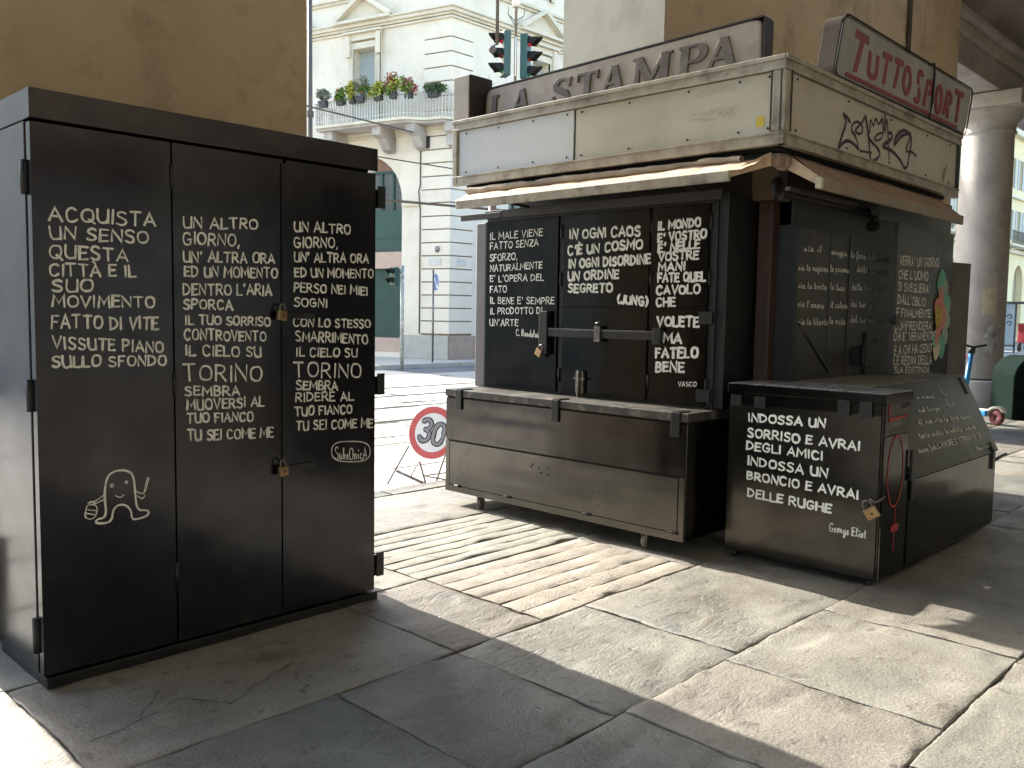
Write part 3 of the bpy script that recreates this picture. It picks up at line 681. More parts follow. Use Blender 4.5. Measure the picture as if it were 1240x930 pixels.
WR = [rect(3.55, 4.45, 7.5, 10.02), rect(3.55, 4.45, 12.1, 14.3), rect(6.6, 7.5, 7.5, 10.02), rect(6.6, 7.5, 12.1, 14.3), arch_pts(2.6, 5.4, .16, 5.05, 1.4), arch_pts(6.6, 9.4, .16, 5.05, 1.4)]
wall_holes(FRt, rect(0, 34, 0, 17), WR, .35, 'wall', PLY, bld)
e1 = FL(13, 0, 0); e2 = FRt(34, 0, 0)
mb = MB(); mb.quad(Vector(CC)+Vector((.02, .02, 17)), e2+Vector((0, .02, 17)), e2+Vector((0, 14, 17)), e1+Vector((0, 0, 17))); mb.build('roof', PIPE, bld)
mb = MB(); mb.quad(e1, e1+Vector((0, 0, 17)), e2+Vector((0, 14, 17)), e2+Vector((0, 14, 0))); mb.quad(e2, e2+Vector((0, 0, 17)), e2+Vector((0, 14, 17)), e2+Vector((0, 14, 0))); mb.build('rear_wall', PLY, bld)
# rusticated corner blocks
def quoin(z0, z1, L, Rr, d, m=PLY, name='quoin_block'):
    pl = [FL(L, 0, 0.001), FL(L, 0, d), (Vector(CC)+(Vector(NL)+Vector((0, -1, 0))*1).normalized()*d*1.18), FRt(Rr, 0, d), FRt(Rr, 0, 0.001), Vector(CC)]
    mb = MB(); k = 6
    mb.add([Vector((p.x, p.y, z0)) for p in pl]+[Vector((p.x, p.y, z1)) for p in pl], [tuple(range(6)), tuple(range(6, 12))]+[(i, (i+1) % k, k+(i+1) % k, k+i) for i in range(k)])
    mb.build(name, m, bld, .006)
QSH = mat('quoin_groove_shade', (.30, .24, .16), (.2, .16, .11), rough=.9, scale=6)  # brown backing darkens the grooves: their shade is put into the colour
for (za, zb) in ((.76, 7.05), (7.76, 10.3)):
    mb = MB(); mb.box(FL, .01, 1.05 if za < 1 else .99, za, zb, .002, .012); mb.box(FRt, .01, .97 if za < 1 else .89, za, zb, .002, .012); jo = mb.build('groove_shade_bed', QSH, bld)
z = .80
while z < 7.0:
    if not 4.85 < z < 5.0: quoin(z+.02, z+.392, 1.06, .98, .05)
    else: quoin(z+.02, z+.395, 1.1, 1.0, .07)
    z += .412
z = 7.75
while z < 10.3: quoin(z+.018, z+.42, 1.0, .9, .05); z += .44
for a_, b_ in ((-.02, 1.84), (4.78, 6.3)): mb = MB(); mb.box(FL, a_, b_, 0, .75, .005, .08); mb.build('plinth', GRAN, bld, .01)
mb = MB(); mb.box(FRt, .0, 2.6, 0, .75, .005, .082); mb.build('plinth', GRANB, bld, .01)
for a_, b_ in ((1.12, 1.80), (4.82, 6.26)): mb = MB(); mb.box(FL, a_, b_, 4.86, 5.05, .002, .09); mb.build('impost', PLYT, bld, .01)
mb = MB(); mb.tube([FL(1.085, .8, .06), FL(1.085, 4.7, .06), FL(1.12, 5.3, .1), FL(1.085, 5.5, .06), FL(1.085, 7.2, .06)], .022, 6)
mb.tube([FL(2.62, 7.6, .16), FL(2.62, 10.4, .16)], .018, 6); mb.build('drain_pipe', PIPE, bld)
# cornices as real profiles
def corn(z, prof, L, Rr, name='cornice'):
    for (z0, z1, d) in prof:
        pl = [FL(L, 0, -.01), FL(L, 0, d), Vector(CC)+(Vector(NL)+Vector((0, -1, 0))).normalized()*d*1.2, FRt(Rr, 0, d), FRt(Rr, 0, -.01), Vector(CC)]
        mb = MB(); mb.add([Vector((p.x, p.y, z+z0)) for p in pl]+[Vector((p.x, p.y, z+z1)) for p in pl], [tuple(range(6)), tuple(range(6, 12))]+[(i, (i+1) % 6, 6+(i+1) % 6, 6+i) for i in range(6)])
        mb.build(name, PLYT, bld, .01)
corn(10.52, [(0, .07, .07), (.09, .16, .12), (.162, .27, .2), (.272, .33, .26)], 13, 34)
corn(11.55, [(0, .08, .08), (.082, .18, .16)], 13, 34)
corn(16.3, [(0, .2, .2), (.202, .5, .5)], 13, 34)
corn(7.08, [(0, .1, .07), (.102, .2, .12)], 13, 34)
def window(f, c, zt, big=True):
    w2 = .455
    wn = MB(); wn.box(f, c-w2, c+w2, 7.5 if big else 12.1, zt, -.30, -.26)
    wo = wn.build('window', SHUT, bld)
    fr = MB()
    z0 = 7.5 if big else 12.1
    fr.box(f, c-w2-.2, c-w2, z0, zt+.0, .003, .09); fr.box(f, c+w2, c+w2+.2, z0, zt, .003, .09); fr.box(f, c-w2-.2, c+w2+.2, zt+.002, zt+.2, .003, .1)
    fr.box(f, c-w2-.03, c-w2, z0, zt, -.34, .13); fr.box(f, c+w2, c+w2+.03, z0, zt, -.34, .13)
    fr.build('frame', PLYT, wo, .008)
    sl = MB()
    z = z0
    while z < zt: sl.box(f, c-w2+.03, c+w2-.03, z, z+.035, -.258, -.25); z += .06
    o = sl.build('blind_slat', SHUT, wo); o['kind'] = 'stuff'
    if big:
        pd = MB()
        for sg in (-1, 1): pd.box(f, c+sg*.62-.09, c+sg*.62+.09, zt-.25, zt+.45, .1, .2)
        pd.box(f, c-.72, c+.72, zt+.26, zt+.46, .1, .14)
        pd.box(f, c-.78, c+.78, zt+.462, zt+.53, .1, .26)
        pd.build('bracket', PLYT, wo, .01)
        pr_ = MB(); zb = 10.855
        pr_.prism(f, [(c-1.12, zb), (c+1.12, zb), (c, zb+.68)], .003, .1); pr_.build('pediment', PLYT, wo)
        pr_ = MB(); pr_.box(f, c-1.16, c+1.16, zb-.06, zb+.03, .103, .34)
        for sg in (-1, 1): pr_.prism(f, [(c+sg*1.2, zb+.03), (c+sg*1.2, zb+.12), (c, zb+.84), (c, zb+.70), (c+sg*1.02, zb+.032)], .1, .33)
        pr_.build('pediment_cornice', PLYT, wo, .006)
window(FL, 3.32, 10.0); window(FL, 6.65, 10.0); window(FL, 3.32, 14.3, False)
window(FRt, 4.0, 10.02); window(FRt, 7.05, 10.02); window(FRt, 4.0, 14.3, False); window(FRt, 7.05, 14.3, False)
# ground floor shopfronts inside the arches
def shop(f, a, b):
    d = -.34
    mb = MB(); mb.box(f, a, b, .16, .42, d-.02, -.05); mb.box(f, a, b, .42, .63, d, -.1); mb.build('sill', PINK, bld)
    sh = MB(); z = .65
    sh.box(f, a, b, .64, 2.9, d-.03, d+.0)
    while z < 2.86: sh.box(f, a+.02, b-.02, z, z+.07, d+.001, d+.03); z += .085
    sh.build('roller_shutter', GREENM, bld)
    mb = MB(); mb.box(f, a, b, 2.902, 3.44, d, -.12); mb.build('band', PINK, bld)
    mb = MB(); mb.box(f, a, b, 3.442, 4.8, d, d+.1); mb.box(f, a, b, 3.9, 3.93, d+.1, d+.12); mb.build('green_panel', GREENM, bld)
    mb = MB(); mb.box(f, a, b, 4.802, 6.05, d-.02, d+.01); pn = mb.build('window', GLASSD, bld)
    mb = MB(); s = a+.05
    while s < b: mb.box(f, s, s+.08, 4.802, 6.05, d+.012, d+.07); s += .47
    mb.box(f, a, b, 6.0, 6.08, d+.012, d+.072); mb.build('frame', GREENM, pn)
    mb = MB(); mb.box(f, a, b, 6.082, 6.56, d-.02, d+.08); mb.build('lintel', mat('red_brown_plaster', (.26, .15, .11), (.2, .12, .09), rough=.8), bld)
shop(FL, 1.84, 4.78); shop(FL, 6.3, 9.2); shop(FRt, 2.6, 5.4); shop(FRt, 6.6, 9.4)
for f, a0, a1, z0, z1 in ((FL, .28, .74, 2.98, 3.2), (FRt, .28, .66, 2.98, 3.2)): mb = MB(); mb.box(f, a0, a1, z0, z1, .051, .075); mb.build('plaque', mat('pale_plaque', (.66, .64, .58), (.5, .48, .44), rough=.5, scale=18), bld, .004)
mb = MB(); mb.lathe(FL(.42, 3.47, .06), [(0, -.02), (.1, -.02), (.1, .0)], 14, 'x'); mb.build('round_plate', STEEL, bld)
B_ = MB(); B_.box(FL, .74, .92, 6.62, 6.98, .051, .12); B_.build('alarm_box', DKBR, bld)

# balcony wrapping the corner
bal = thing('balcony', tuple(FL(2, 7.3, 0)), 'long stone balcony with pale iron railing and curved end', 'balcony')
def edge(dz=0):
    pts = [(4.62, .02), (4.62, 1.0)]
    s = 4.4
    while s > 1.25: pts.append((s, 1.0)); s -= .25
    for k in range(9):
        t = k/8; pts.append((1.2-.75*t, 1.0-.42*(.5-.5*math.cos(PI*t))))
    pts += [(.2, .58), (-.05, .56)]
    P = [FL(a, 0, b) for a, b in pts]
    P += [FRt(.25, 0, .56), FRt(1.2, 0, .56), FRt(2.2, 0, .56), FRt(2.2, 0, .02)]
    return P
E_ = edge()
def balc(z0, z1, grow, name, m):
    mb = MB(); C0 = Vector((19.4, 21.6, 0)); P = [Vector((p.x, p.y, 0)) for p in E_]
    P = [p + ((p-Vector((20.5, 23.0, 0))).normalized()*grow) for p in P]
    P.append(Vector((CC[0]+.3, CC[1]+.3, 0)))
    k = len(P)
    mb.add([p+Vector((0, 0, z0)) for p in P]+[p+Vector((0, 0, z1)) for p in P], [tuple(range(k)), tuple(range(k, 2*k))]+[(i, (i+1) % k, k+(i+1) % k, k+i) for i in range(k)])
    return mb.build(name, m, bal)
balc(7.28, 7.36, -.05, 'floor_slab', COLST); balc(7.362, 7.44, .03, 'floor_edge', PLYT)
IRON = mat('pale_painted_iron', (.62, .62, .56), (.42, .40, .34), rough=.6, scale=12)
rl = MB(); tot = 0; rail_pts = [Vector((p.x, p.y, 0)) for p in E_]
for z, r in ((8.16, .028), (7.56, .014), (7.95, .01)): rl.tube([p+Vector((0, 0, z)) for p in rail_pts], r, 6)
rl.build('hand_rail', IRON, bal)
bars = []
acc = 0
for a, b in zip(rail_pts, rail_pts[1:]):
    L = (b-a).length; t = -acc
    while t+.105 < L:
        t += .105; bars.append(a+(b-a)*(t/L))
    acc = L-t
bme = None
for p in bars[:290]:
    if bme is None:
        bo = MB().xyz(-.016, .016, -.016, .016, 0, .72).build('baluster', IRON); bme = bo.data
    else:
        bo = bpy.data.objects.new('baluster', bme); COL.objects.link(bo)
    bo.parent = bal; bo.location = Vector((p.x, p.y, 7.44)) - bal.location
sc_ = MB()      # reed screen tied behind the bars in places
for a, b in ((3.05, 2.1),):
    sc_.box(FL, b, a, 7.46, 8.05, .94, .955)
sc_.build('screen_panel', mat('pale_screen', (.55, .60, .58), (.48, .52, .5), rough=.7, scale=5), bal)
for a, dz in ((2.25, 1.0), (1.0, .9), (-.22, .52), (4.2, 1.0)):
    mb = MB(); f = FL
    mb.prism(lambda s, t, n: FL(a+n, t, s), [(.02, 6.55), (.3, 6.62), (.55*dz, 6.95), (.85*dz, 7.02), (.85*dz, 7.278), (.02, 7.278)], -.17, .17)
    mb.build('corbel', COLST, bal, .01)
# flower boxes on the railing
LEAF = [mat('leaf_lavender', (.22, .26, .18), (.16, .18, .14), rough=.7, scale=20), mat('leaf_green', (.16, .26, .04), (.08, .16, .02), rough=.6, scale=20),
        mat('leaf_yellow', (.42, .40, .06), (.25, .3, .05), rough=.6, scale=20), mat('leaf_dark', (.06, .1, .03), (.04, .07, .025), rough=.6, scale=20),
        mat('flower_red', (.4, .09, .05), (.3, .14, .1), rough=.6, scale=20), mat('dry_stalk', (.26, .17, .13), (.35, .24, .19), rough=.8, scale=20)]
def foliage(c, sx, sy, sz, n, mi, size, parent, name='foliage', seed=0):
    RR = random.Random(seed); mb = MB()
    lobes = [(RR.uniform(-.7, .7), RR.uniform(-.4, .4), RR.uniform(0, .8), RR.uniform(.25, .5)) for _ in range(7)]
    for k in range(n):
        l = RR.choice(lobes); th = RR.uniform(0, 6.28); ph = RR.uniform(-1, 1); rr = l[3]*RR.uniform(.3, 1)
        p = Vector((c[0]+(l[0]+rr*math.cos(th)*math.sqrt(1-ph*ph))*sx, c[1]+(l[1]+rr*math.sin(th)*math.sqrt(1-ph*ph))*sy, c[2]+(l[2]+rr*ph)*sz))
        d = Vector((RR.uniform(-1, 1), RR.uniform(-1, 1), RR.uniform(-.3, 1))).normalized()*size*RR.uniform(.6, 1.4)
        e = d.cross(Vector((RR.uniform(-1, 1), RR.uniform(-1, 1), RR.uniform(-1, 1)))).normalized()*size*.35
        mb.add([p-d*.5, p+e, p+d*.5, p-e], [(0, 1, 2, 3)])
    return mb.build(name, LEAF[mi], parent)
POTM = mat('dark_planter', (.03, .035, .04), (.05, .05, .055), rough=.5)
info = [(4.2, .34, [(0, 200, .8)], 'grey lavender plant in a dark box at the left end of the balcony'), (3.5, .3, [(1, 200, .9), (4, 12, 1)], 'fresh green plant in the second dark box of the balcony rail'),
        (3.02, .2, [(2, 160, 1.0)], 'yellow green plant beside the second box of the balcony rail'), (2.68, .3, [(0, 110, 1.2), (1, 90, .7), (4, 14, 1)], 'mauve tinged plant in the third dark box of the balcony rail'),
        (2.0, .32, [(2, 150, 1.1), (1, 120, .8)], 'bushy yellow and green plant over the middle of the balcony rail'), (1.42, .28, [(1, 110, 1.3), (4, 60, 1.2), (2, 60, 1)], 'tall green plant with red flowers where the balcony bends'),
        (.98, .3, [(4, 60, 1), (1, 130, .9), (5, 40, .8)], 'red and green plant just past the bend of the balcony'), (.22, .42, [(3, 200, .6), (1, 80, .6)], 'low dark green plant in the wide black box near the corner')]
for q, (s, wd, fl, lab) in enumerate(info):
    dn = 1.0 if s > 1.25 else (.8 if s > .6 else .58)
    dn += .03
    c = FL(s, 8.12, dn)
    t = thing('flower_box', tuple(c), lab, 'planter', 'flower boxes along the balcony rail')
    zz = 8.0
    mb = MB(); f = lambda a, b, n: FL(s+a, b, dn+n)
    mb.add([f(a*wd*(.8 if b == 0 else 1), zz+b*.2, n*(.09 if b == 0 else .12)) for b in (0, 1) for n in (-1, 1) for a in (-.5, .5)], [(0, 1, 3, 2), (4, 5, 7, 6), (0, 1, 5, 4), (2, 3, 7, 6), (0, 2, 6, 4), (1, 3, 7, 5)])
    mb.build('box', POTM, t, .008)
    for j, (mi, n, hh) in enumerate(fl):
        foliage((c.x, c.y, 8.2), .24, wd*1.8, .46*hh, int(n*3.4), mi, .085, t, seed=q*7+j)
t = thing('dry_shrub', tuple(FRt(.9, 8.1, .5)), 'dry pinkish brown shrub on the balcony around the corner', 'shrub')
c = FRt(.75, 8.15, .5)
for k in range(60):
    a = R.uniform(0, 6.28)
mb = MB()
for k in range(46):
    a = R.uniform(0, 6.28); q = R.uniform(.1, .75)
    mb.tube([c+Vector((R.uniform(-.3, .3), 0, -.15)), c+Vector((math.cos(a)*q*.6, math.sin(a)*.2, .3)), c+Vector((math.cos(a)*q*1.25+.1, math.sin(a)*.3, R.uniform(.25, .75)-q*.25))], [.012, .008, .004], 4)
mb.build('twig', LEAF[5], t)
foliage((c.x+.1, c.y, c.z+.05), 1.0, .3, .55, 420, 5, .05, t, seed=77)
foliage((c.x+.5, c.y, c.z+.0), .7, .3, .4, 120, 3, .05, t, seed=78)

# ---- far arcaded palazzo down the street
fb = thing('arcaded_palazzo', (68, 20.83, 0), 'distant pale yellow palazzo with arcade, shutters and balconies far down the street', 'building')
FF = FR((54, 20.83, 0))
holes = []
x = 2.2
YEL = mat('yellow_facade', (.78, .68, .42), (.72, .62, .38), rough=.85, scale=.6, grime=(.5, .42, .28), gscale=.5, gamt=.4)
arches = []
while x < 50: arches.append(x); x += 4.15
for x in arches: holes.append(arch_pts(x-1.35, x+1.35, .1, 4.6, 1.45, 12))
wins = [(x+d, z) for x in arches for d in (-1.0, 1.0) for z in (8.0, 12.0)]
for x, z in wins: holes.append(rect(x-.42, x+.42, z, z+2.3))
wall_holes(FF, rect(0, 52, 0, 16.5), holes, .5, 'wall', YEL, fb)
B('rear_wall', YEL, fb, 54, 106, 21.8, 30, 0, 16.45); B('roof', PIPE, fb, 53.6, 106.4, 20.4, 30, 16.5, 16.8)
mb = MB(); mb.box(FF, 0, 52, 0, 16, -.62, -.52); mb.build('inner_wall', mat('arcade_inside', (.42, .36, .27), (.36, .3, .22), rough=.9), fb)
for x, z in wins[:60]:
    mb = MB(); mb.box(FF, x-.42, x+.42, z, z+2.3, -.5, -.44); wo = mb.build('window', GLASSD, fb)
    for sg in (-1, 1):
        mb = MB(); mb.box(FF, x+sg*.63-.2, x+sg*.63+.2, z, z+2.3, .01, .06); mb.build('shutter', SHUT, wo)
mb = MB(); mb.box(FF, 0, 52, 6.9, 7.15, .003, .3); mb.box(FF, 0, 52, 11.2, 11.4, .003, .25); mb.box(FF, 0, 52, 15.9, 16.4, .003, .5); mb.build('cornice', PLYT, fb)
for x in arches:
    mb = MB(); mb.box(FF, x-1.7, x+1.7, 7.3, 7.45, .003, 1.0); mb.build('balcony_slab', PLYT, fb)
    mb = MB()
    for k in range(18): mb.box(FF, x-1.65+k*.19, x-1.62+k*.19, 7.45, 8.4, .94, .97)
    mb.box(FF, x-1.68, x+1.68, 8.38, 8.44, .92, .99); o = mb.build('balcony_railing', PIPE, fb)
# glass shelter, moped, car far away
sh = thing('tram_shelter', (50, 13.2, -.1), 'pale glass tram shelter on the sunny street far right', 'shelter')
mb = MB()
mb.quad((50, 12.85, .1), (50, 13.6, .1), (50, 13.6, 2.35), (50, 12.85, 2.35)); 
MB().xyz(49.98, 50.02, 12.88, 13.62, .3, 2.38).build('glass_panel', mat('shelter_glass', (.50, .54, .52), (.42, .45, .44), rough=.15, scale=2), sh)
mb = MB(); mb.xyz(49.9, 52, 11.6, 13.8, 2.4, 2.5); mb.xyz(49.95, 50.05, 13.62, 13.7, -.1, 2.4); mb.xyz(49.95, 50.05, 12.8, 12.87, -.1, 2.4); mb.xyz(49.95, 50.05, 12.8, 13.7, .22, .3); mb.build('frame', PIPE, sh)
mb = MB()
for (yy, zz, r) in ((13.42, 1.75, .1), (13.12, 1.75, .1), (13.42, 1.4, .1), (13.12, 1.4, .1)):
    mb.tube([(49.97, yy+r*math.cos(a*.6), zz+r*math.sin(a*.6)) for a in range(9)], .025, 5)
mb.build('round_emblem', PIPE, sh)
def wheel(c, r, w_, parent, axis='y', name='wheel'):
    MB().lathe(c, [(r*.55, -w_/2), (r*.96, -w_/2), (r, -w_*.3), (r, w_*.3), (r*.96, w_/2), (r*.55, w_/2)], 24, axis).build(name, mat('tyre_rubber', (.02, .02, .02), rough=.8), parent)
    MB().lathe(c, [(0, -w_*.3), (r*.55, -w_*.35), (r*.56, w_*.35), (0, w_*.3)], 24, axis).build('rim', STEEL, parent)
mp = thing('parked_moped', (53, 13.35, -.12), 'red moped parked far down the sunny street', 'moped')
REDB = mat('red_bodywork', (.5, .05, .05), (.45, .04, .04), rough=.3)
wheel((53.0, 13.35, .15), .26, .1, mp); wheel((54.25, 13.35, .15), .26, .1, mp)
mb = MB(); mb.prism(FR((0, 13.35, 0)), [(53.1, .35), (53.25, .95), (53.1, 1.35), (53.22, 1.37), (53.45, .45), (53.8, .42), (54.0, .95), (54.6, .9), (54.5, .5), (54.2, .32), (53.9, .3)], -.17, .17); mb.build('body', REDB, mp, .03)
MB().prism(FR((0, 13.35, 0)), [(53.9, .97), (54.65, .93), (54.6, 1.05), (54.1, 1.06)], -.14, .14).build('seat', PIPE, mp, .02)
mb = MB(); mb.tube([(53.12, 13.0, 1.4), (53.08, 13.35, 1.38), (53.12, 13.7, 1.4)], .03, 6); mb.build('handlebar', PIPE, mp)
car = thing('parked_car', (55, 12.55, -.12), 'white car parked at the far right edge of the street', 'car')
WHT = mat('white_car_paint', (.75, .76, .78), rough=.2)
y0 = 11.5
mb = MB(); mb.prism(FR((0, 12.3, 0)), [(53.2, .2), (53.15, .7), (53.4, .9), (54.4, 1.0), (55.1, 1.45), (56.6, 1.45), (57.2, 1.0), (57.5, .9), (57.5, .25)], -.25, 1.35); mb.build('body', WHT, car, .06)
mb = MB(); mb.prism(FR((0, 12.3, 0)), [(54.5, 1.0), (55.12, 1.4), (56.5, 1.4), (57.0, 1.0)], -.256, 1.356); mb.build('window', GLASSD, car, .02)
for x in (54.0, 56.7):
    for yy in (12.5, 11.0): wheel((x, yy, .2), .32, .2, car)

# unseen block added across the side street to dim cabinet reflections
ob = thing('unseen_side_building', (-12, 24, 0), 'unseen cream apartment block added across the side street to dim reflections', 'building')
fo = FR((-42, 24.0, 0))
wall_holes(fo, rect(0, 40.2, 0, 15), [rect(x, x+1.1, z, z+2) for x in range(2, 38, 4) for z in (1.2, 5.2, 9.2, 12.2)], .3, 'wall', PLY, ob)
B('rear_wall', PLY, ob, -42, -1.8, 24.6, 38, 0, 14.95); B('roof', PIPE, ob, -42.3, -1.6, 23.7, 38, 15, 15.3)
for x in range(2, 38, 4):
    for z in (1.2, 5.2, 9.2, 12.2): mb = MB(); mb.box(fo, x, x+1.1, z, z+2, -.3, -.25); mb.build('window', SHUT, ob)
# ================================================================== TALL CABINET
def FX(x): return FR((x, 0, 0), (0, -1, 0), (0, 0, 1), (-1, 0, 0))   # s = -y, faces -X
def FY(y): return FR((0, y, 0), (1, 0, 0), (0, 0, 1), (0, -1, 0))    # s = x, faces -Y
cab = thing('metal_cabinet', (1.97, 3.93, 0), 'tall black metal cabinet with three doors covered in white hand lettering about Torino', 'cabinet')
B('body', BLK2, cab, 1.163, 2.775, 3.712, 4.2, .04, 2.198, .004)
B('top_cap', BLK2, cab, 1.16, 2.778, 3.637, 4.203, 2.2, 2.312, .003)
B('base_rail', BLKD, cab, 1.17, 2.785, 3.636, 4.19, -.005, .038, .004)
B('inner_frame', DARK, cab, 1.20, 2.74, 3.685, 3.711, .045, 2.19)
def panel_door(f, a0, a1, b0, b1, th, m, parent, name='door', lip=.012, wave=.0025, seed=0, bevel=.004):
    """sheet-metal leaf: folded tray with a very slightly buckled face"""
    mb = MB(); nx, ny = 10, 18
    pts = []
    for j in range(ny+1):
        for i in range(nx+1):
            u, v = i/nx, j/ny
            e = min(u, 1-u, v, 1-v)*4; e = min(1, e)
            pts.append(f(a0+(a1-a0)*u, b0+(b1-b0)*v, th/2+wave*e*noise.noise((u*2.3+seed*5, v*3.1, seed))))
    mb.add(pts, [(j*(nx+1)+i, j*(nx+1)+i+1, (j+1)*(nx+1)+i+1, (j+1)*(nx+1)+i) for j in range(ny) for i in range(nx)], True)
    mb.box(f, a0, a1, b0, b1, -th/2, th/2-.004)
    for (p, q, r, s) in ((a0, a0+.004, b0, b1), (a1-.004, a1, b0, b1), (a0, a1, b0, b0+.004), (a0, a1, b1-.004, b1)): mb.box(f, p, q, r, s, th/2-.004, th/2+.0006)
    return mb.build(name, m, parent)
for q, (a, b, T, sd_) in enumerate(((1.163, 1.703, T_CAB1, 11), (1.711, 2.238, T_CAB2, 12), (2.252, 2.768, T_CAB3, 13))):
    d = panel_door(FY(3.665), a, b, .05, 2.188, .042, BLK2, cab, seed=q+1, wave=.002)
    f = FY(3.6432)
    write(f, T, .0084, 1.0, sd_, CHALK, d)
    if q == 2:
        mb = MB(); lettering(mb, f, T_SUB, .0045, .6, seed=5)
        for p in P_SUB: ribbon(mb, f, smooth_pl(p, 1), .0045)
        mb.build('band_logo', CHALK, d)
    if q == 0:
        mb = MB()
        for p in P_DOO: ribbon(mb, f, smooth_pl(p, 2), .0085 if len(p) > 12 else .0045, R.uniform(.0003, .0009))
        mb.build('ghost_doodle', CHALK, d)
B('door_strip', BLK2, cab, 2.226, 2.262, 3.6365, 3.642, .06, 2.17)
for z0, z1 in ((2.02, 2.13), (1.07, 1.18), (.115, .24)):
    mb = MB(); mb.xyz(2.785, 2.83, 3.642, 3.648, z0, z1); mb.xyz(2.77, 2.83, 3.66, 3.664, z0, z1-.015); mb.xyz(2.824, 2.83, 3.6485, 3.6595, z0+.005, z1-.02); mb.build('hinge', BLKD, cab)
for z0, z1 in ((1.92, 2.05), (1.09, 1.215), (.13, .27)):
    mb = MB(); mb.tube([(1.157, 3.702, z0), (1.157, 3.702, z1)], .014, 10); mb.xyz(1.155, 1.162, 3.68, 3.725, z0+.01, z1-.01); mb.build('hinge', BLKD, cab)
for z0, z1 in ((2.0, 2.1), (1.12, 1.23), (.28, .40)):
    MB().tube([(1.707, 3.64, z0), (1.707, 3.64, z1)], .007, 8).build('hinge', BLKD, cab)
for z in (1.462, .742):
    mb = MB(); mb.xyz(2.225, 2.40, 3.634, 3.6425, z-.004, z+.022); mb.xyz(2.232, 2.255, 3.615, 3.64, z-.003, z+.02); mb.build('hasp', BLKD, cab)
def padlock(name, c, s, ang, facing, label, tilt_axis_y=False):
    t = thing(name, c, label, 'padlock', 'brass padlocks on the kiosk and cabinet')
    mb = MB(); w_, h_, d_ = s*.5, s*.85, s*.22
    f = FR(); mb.box(f, -w_, w_, -h_, 0, -d_, d_)
    o = mb.build('lock_body', BRASS, t, .003)
    mb = MB(); pts = [(-w_*.6, -.003, 0)] + [(math.cos(a)*-w_*.6, s*.28+math.sin(a)*w_*.6, 0) for a in [i*PI/10 for i in range(11)]] + [(w_*.6, -.003, 0)]
    mb.tube([Vector((p[0], 0, p[1])) for p in pts], s*.085, 8)
    o2 = mb.build('shackle', STEEL, t)
    for q in (o, o2):
        q.data.transform(Matrix.Identity(4))
    return t
def place_lock(c, s, tilt, rz, label):
    t = thing('padlock', (0, 0, 0), label, 'padlock', 'brass padlocks on the kiosk and cabinet')
    mb = MB(); w_, h_, d_ = s*.5, s*.9, s*.22
    mb.box(FR(), -w_, w_, -h_, 0, -d_, d_); mb.build('lock_body', BRASS, t, .003)
    mb = MB(); mb.tube([(-w_*.62, 0, -.003)]+[(math.cos(a)*-w_*.62, 0, s*.3+math.sin(a)*w_*.62) for a in [i*PI/10 for i in range(11)]]+[(w_*.62, 0, -.003)], s*.09, 8)
    mb.build('shackle', STEEL, t)
    mb = MB(); mb.lathe((0, -d_-.001, -h_*.55), [(0, -.001), (s*.1, -.001), (s*.1, .003)], 10, 'y'); mb.build('keyhole', BLKD, t)
    t.location = c; t.rotation_euler = (0, tilt, rz)
    return t
place_lock((2.212, 3.612, 1.495), .05, .12, .25, 'brass padlock on the upper hasp of the tall cabinet')
place_lock((2.212, 3.612, .768), .05, -.1, .25, 'brass padlock on the lower hasp of the tall cabinet')

# ================================================================== KIOSK
ki = thing('newspaper_kiosk', (6.0, 3.9, 0), 'closed black newspaper kiosk with cream fascia and LA STAMPA and TUTTOSPORT roof signs', 'kiosk')
mb = MB(); mb.xyz(5.42, 6.33, 2.9, 5.05, .12, 2.5); mb.xyz(6.331, 7.5, 2.74, 4.35, .12, 2.5); mb.build('body', BLKD, ki)
mb = MB(); mb.xyz(5.3, 5.419, 2.96, 5.05, 2.302, 2.5); mb.build('head_box', DKBR, ki)
mb = MB(); mb.xyz(4.96, 5.415, 2.92, 5.08, .91, 2.29); mb.build('display_case', BLKD, ki, .004)
fr = MB(); f = FX(4.95)
for a0, a1, b0, b1 in ((-5.085, -5.052, .905, 2.215), (-4.30, -4.25, .905, 2.215), (-3.492, -3.468, .905, 2.215), (-3.035, -2.985, .905, 2.215), (-5.05, -2.99, 2.216, 2.235), (-5.05, -2.99, .9, .918)):
    fr.box(f, a0, a1, b0, b1, -.01, .006)
fr.build('door_frame', BLKD, ki, .002)
def kdoor(a0, a1, b0, b1, T, wd, seed, mult=None, m=BLK):
    d = panel_door(FX(4.945), a0, a1, b0, b1, .03, m, ki, seed=seed, wave=.002)
    if T:
        write(FX(4.9293), T, wd, .8, seed, CHALK, d)
    return d
kdoor(-5.05, -4.303, .925, 2.213, T_K1, .0085, 21)
kdoor(-4.248, -3.494, 1.556, 2.213, T_K2, .0165, 22)
kdoor(-4.248, -3.494, .925, 1.548, None, 0, 23)
kdoor(-3.466, -3.037, 1.556, 2.213, T_K3[:8], .0155, 24)
kdoor(-3.466, -3.037, .925, 1.548, T_K3[8:12]+[], .0165, 25)
mb = MB(); lettering(mb, FX(4.9288), T_K3[12:], .006, .6, seed=9); mb.build('signature', CHALK, ki)
for y in (4.278, 3.48, 3.03):
    for z0 in (1.0, 1.7, 2.05):
        MB().tube([(4.938, y, z0), (4.938, y, z0+.1)], .009, 8).build('hinge', BLKD, ki)
for z0, z1 in ((1.45, 1.53), (.95, 1.03)):
    mb = MB(); mb.xyz(4.92, 4.929, 2.99, 3.09, z0, z1); mb.build('hinge_plate', BLKD, ki, .002)
B('security_bar', BLKD, ki, 4.895, 4.912, 3.39, 4.39, 1.335, 1.39, .003)
B('bar_edge', STEEL, ki, 4.896, 4.913, 3.39, 4.39, 1.391, 1.396)
B('bar_bracket', BLKD, ki, 4.885, 4.93, 4.36, 4.44, 1.20, 1.52, .004)
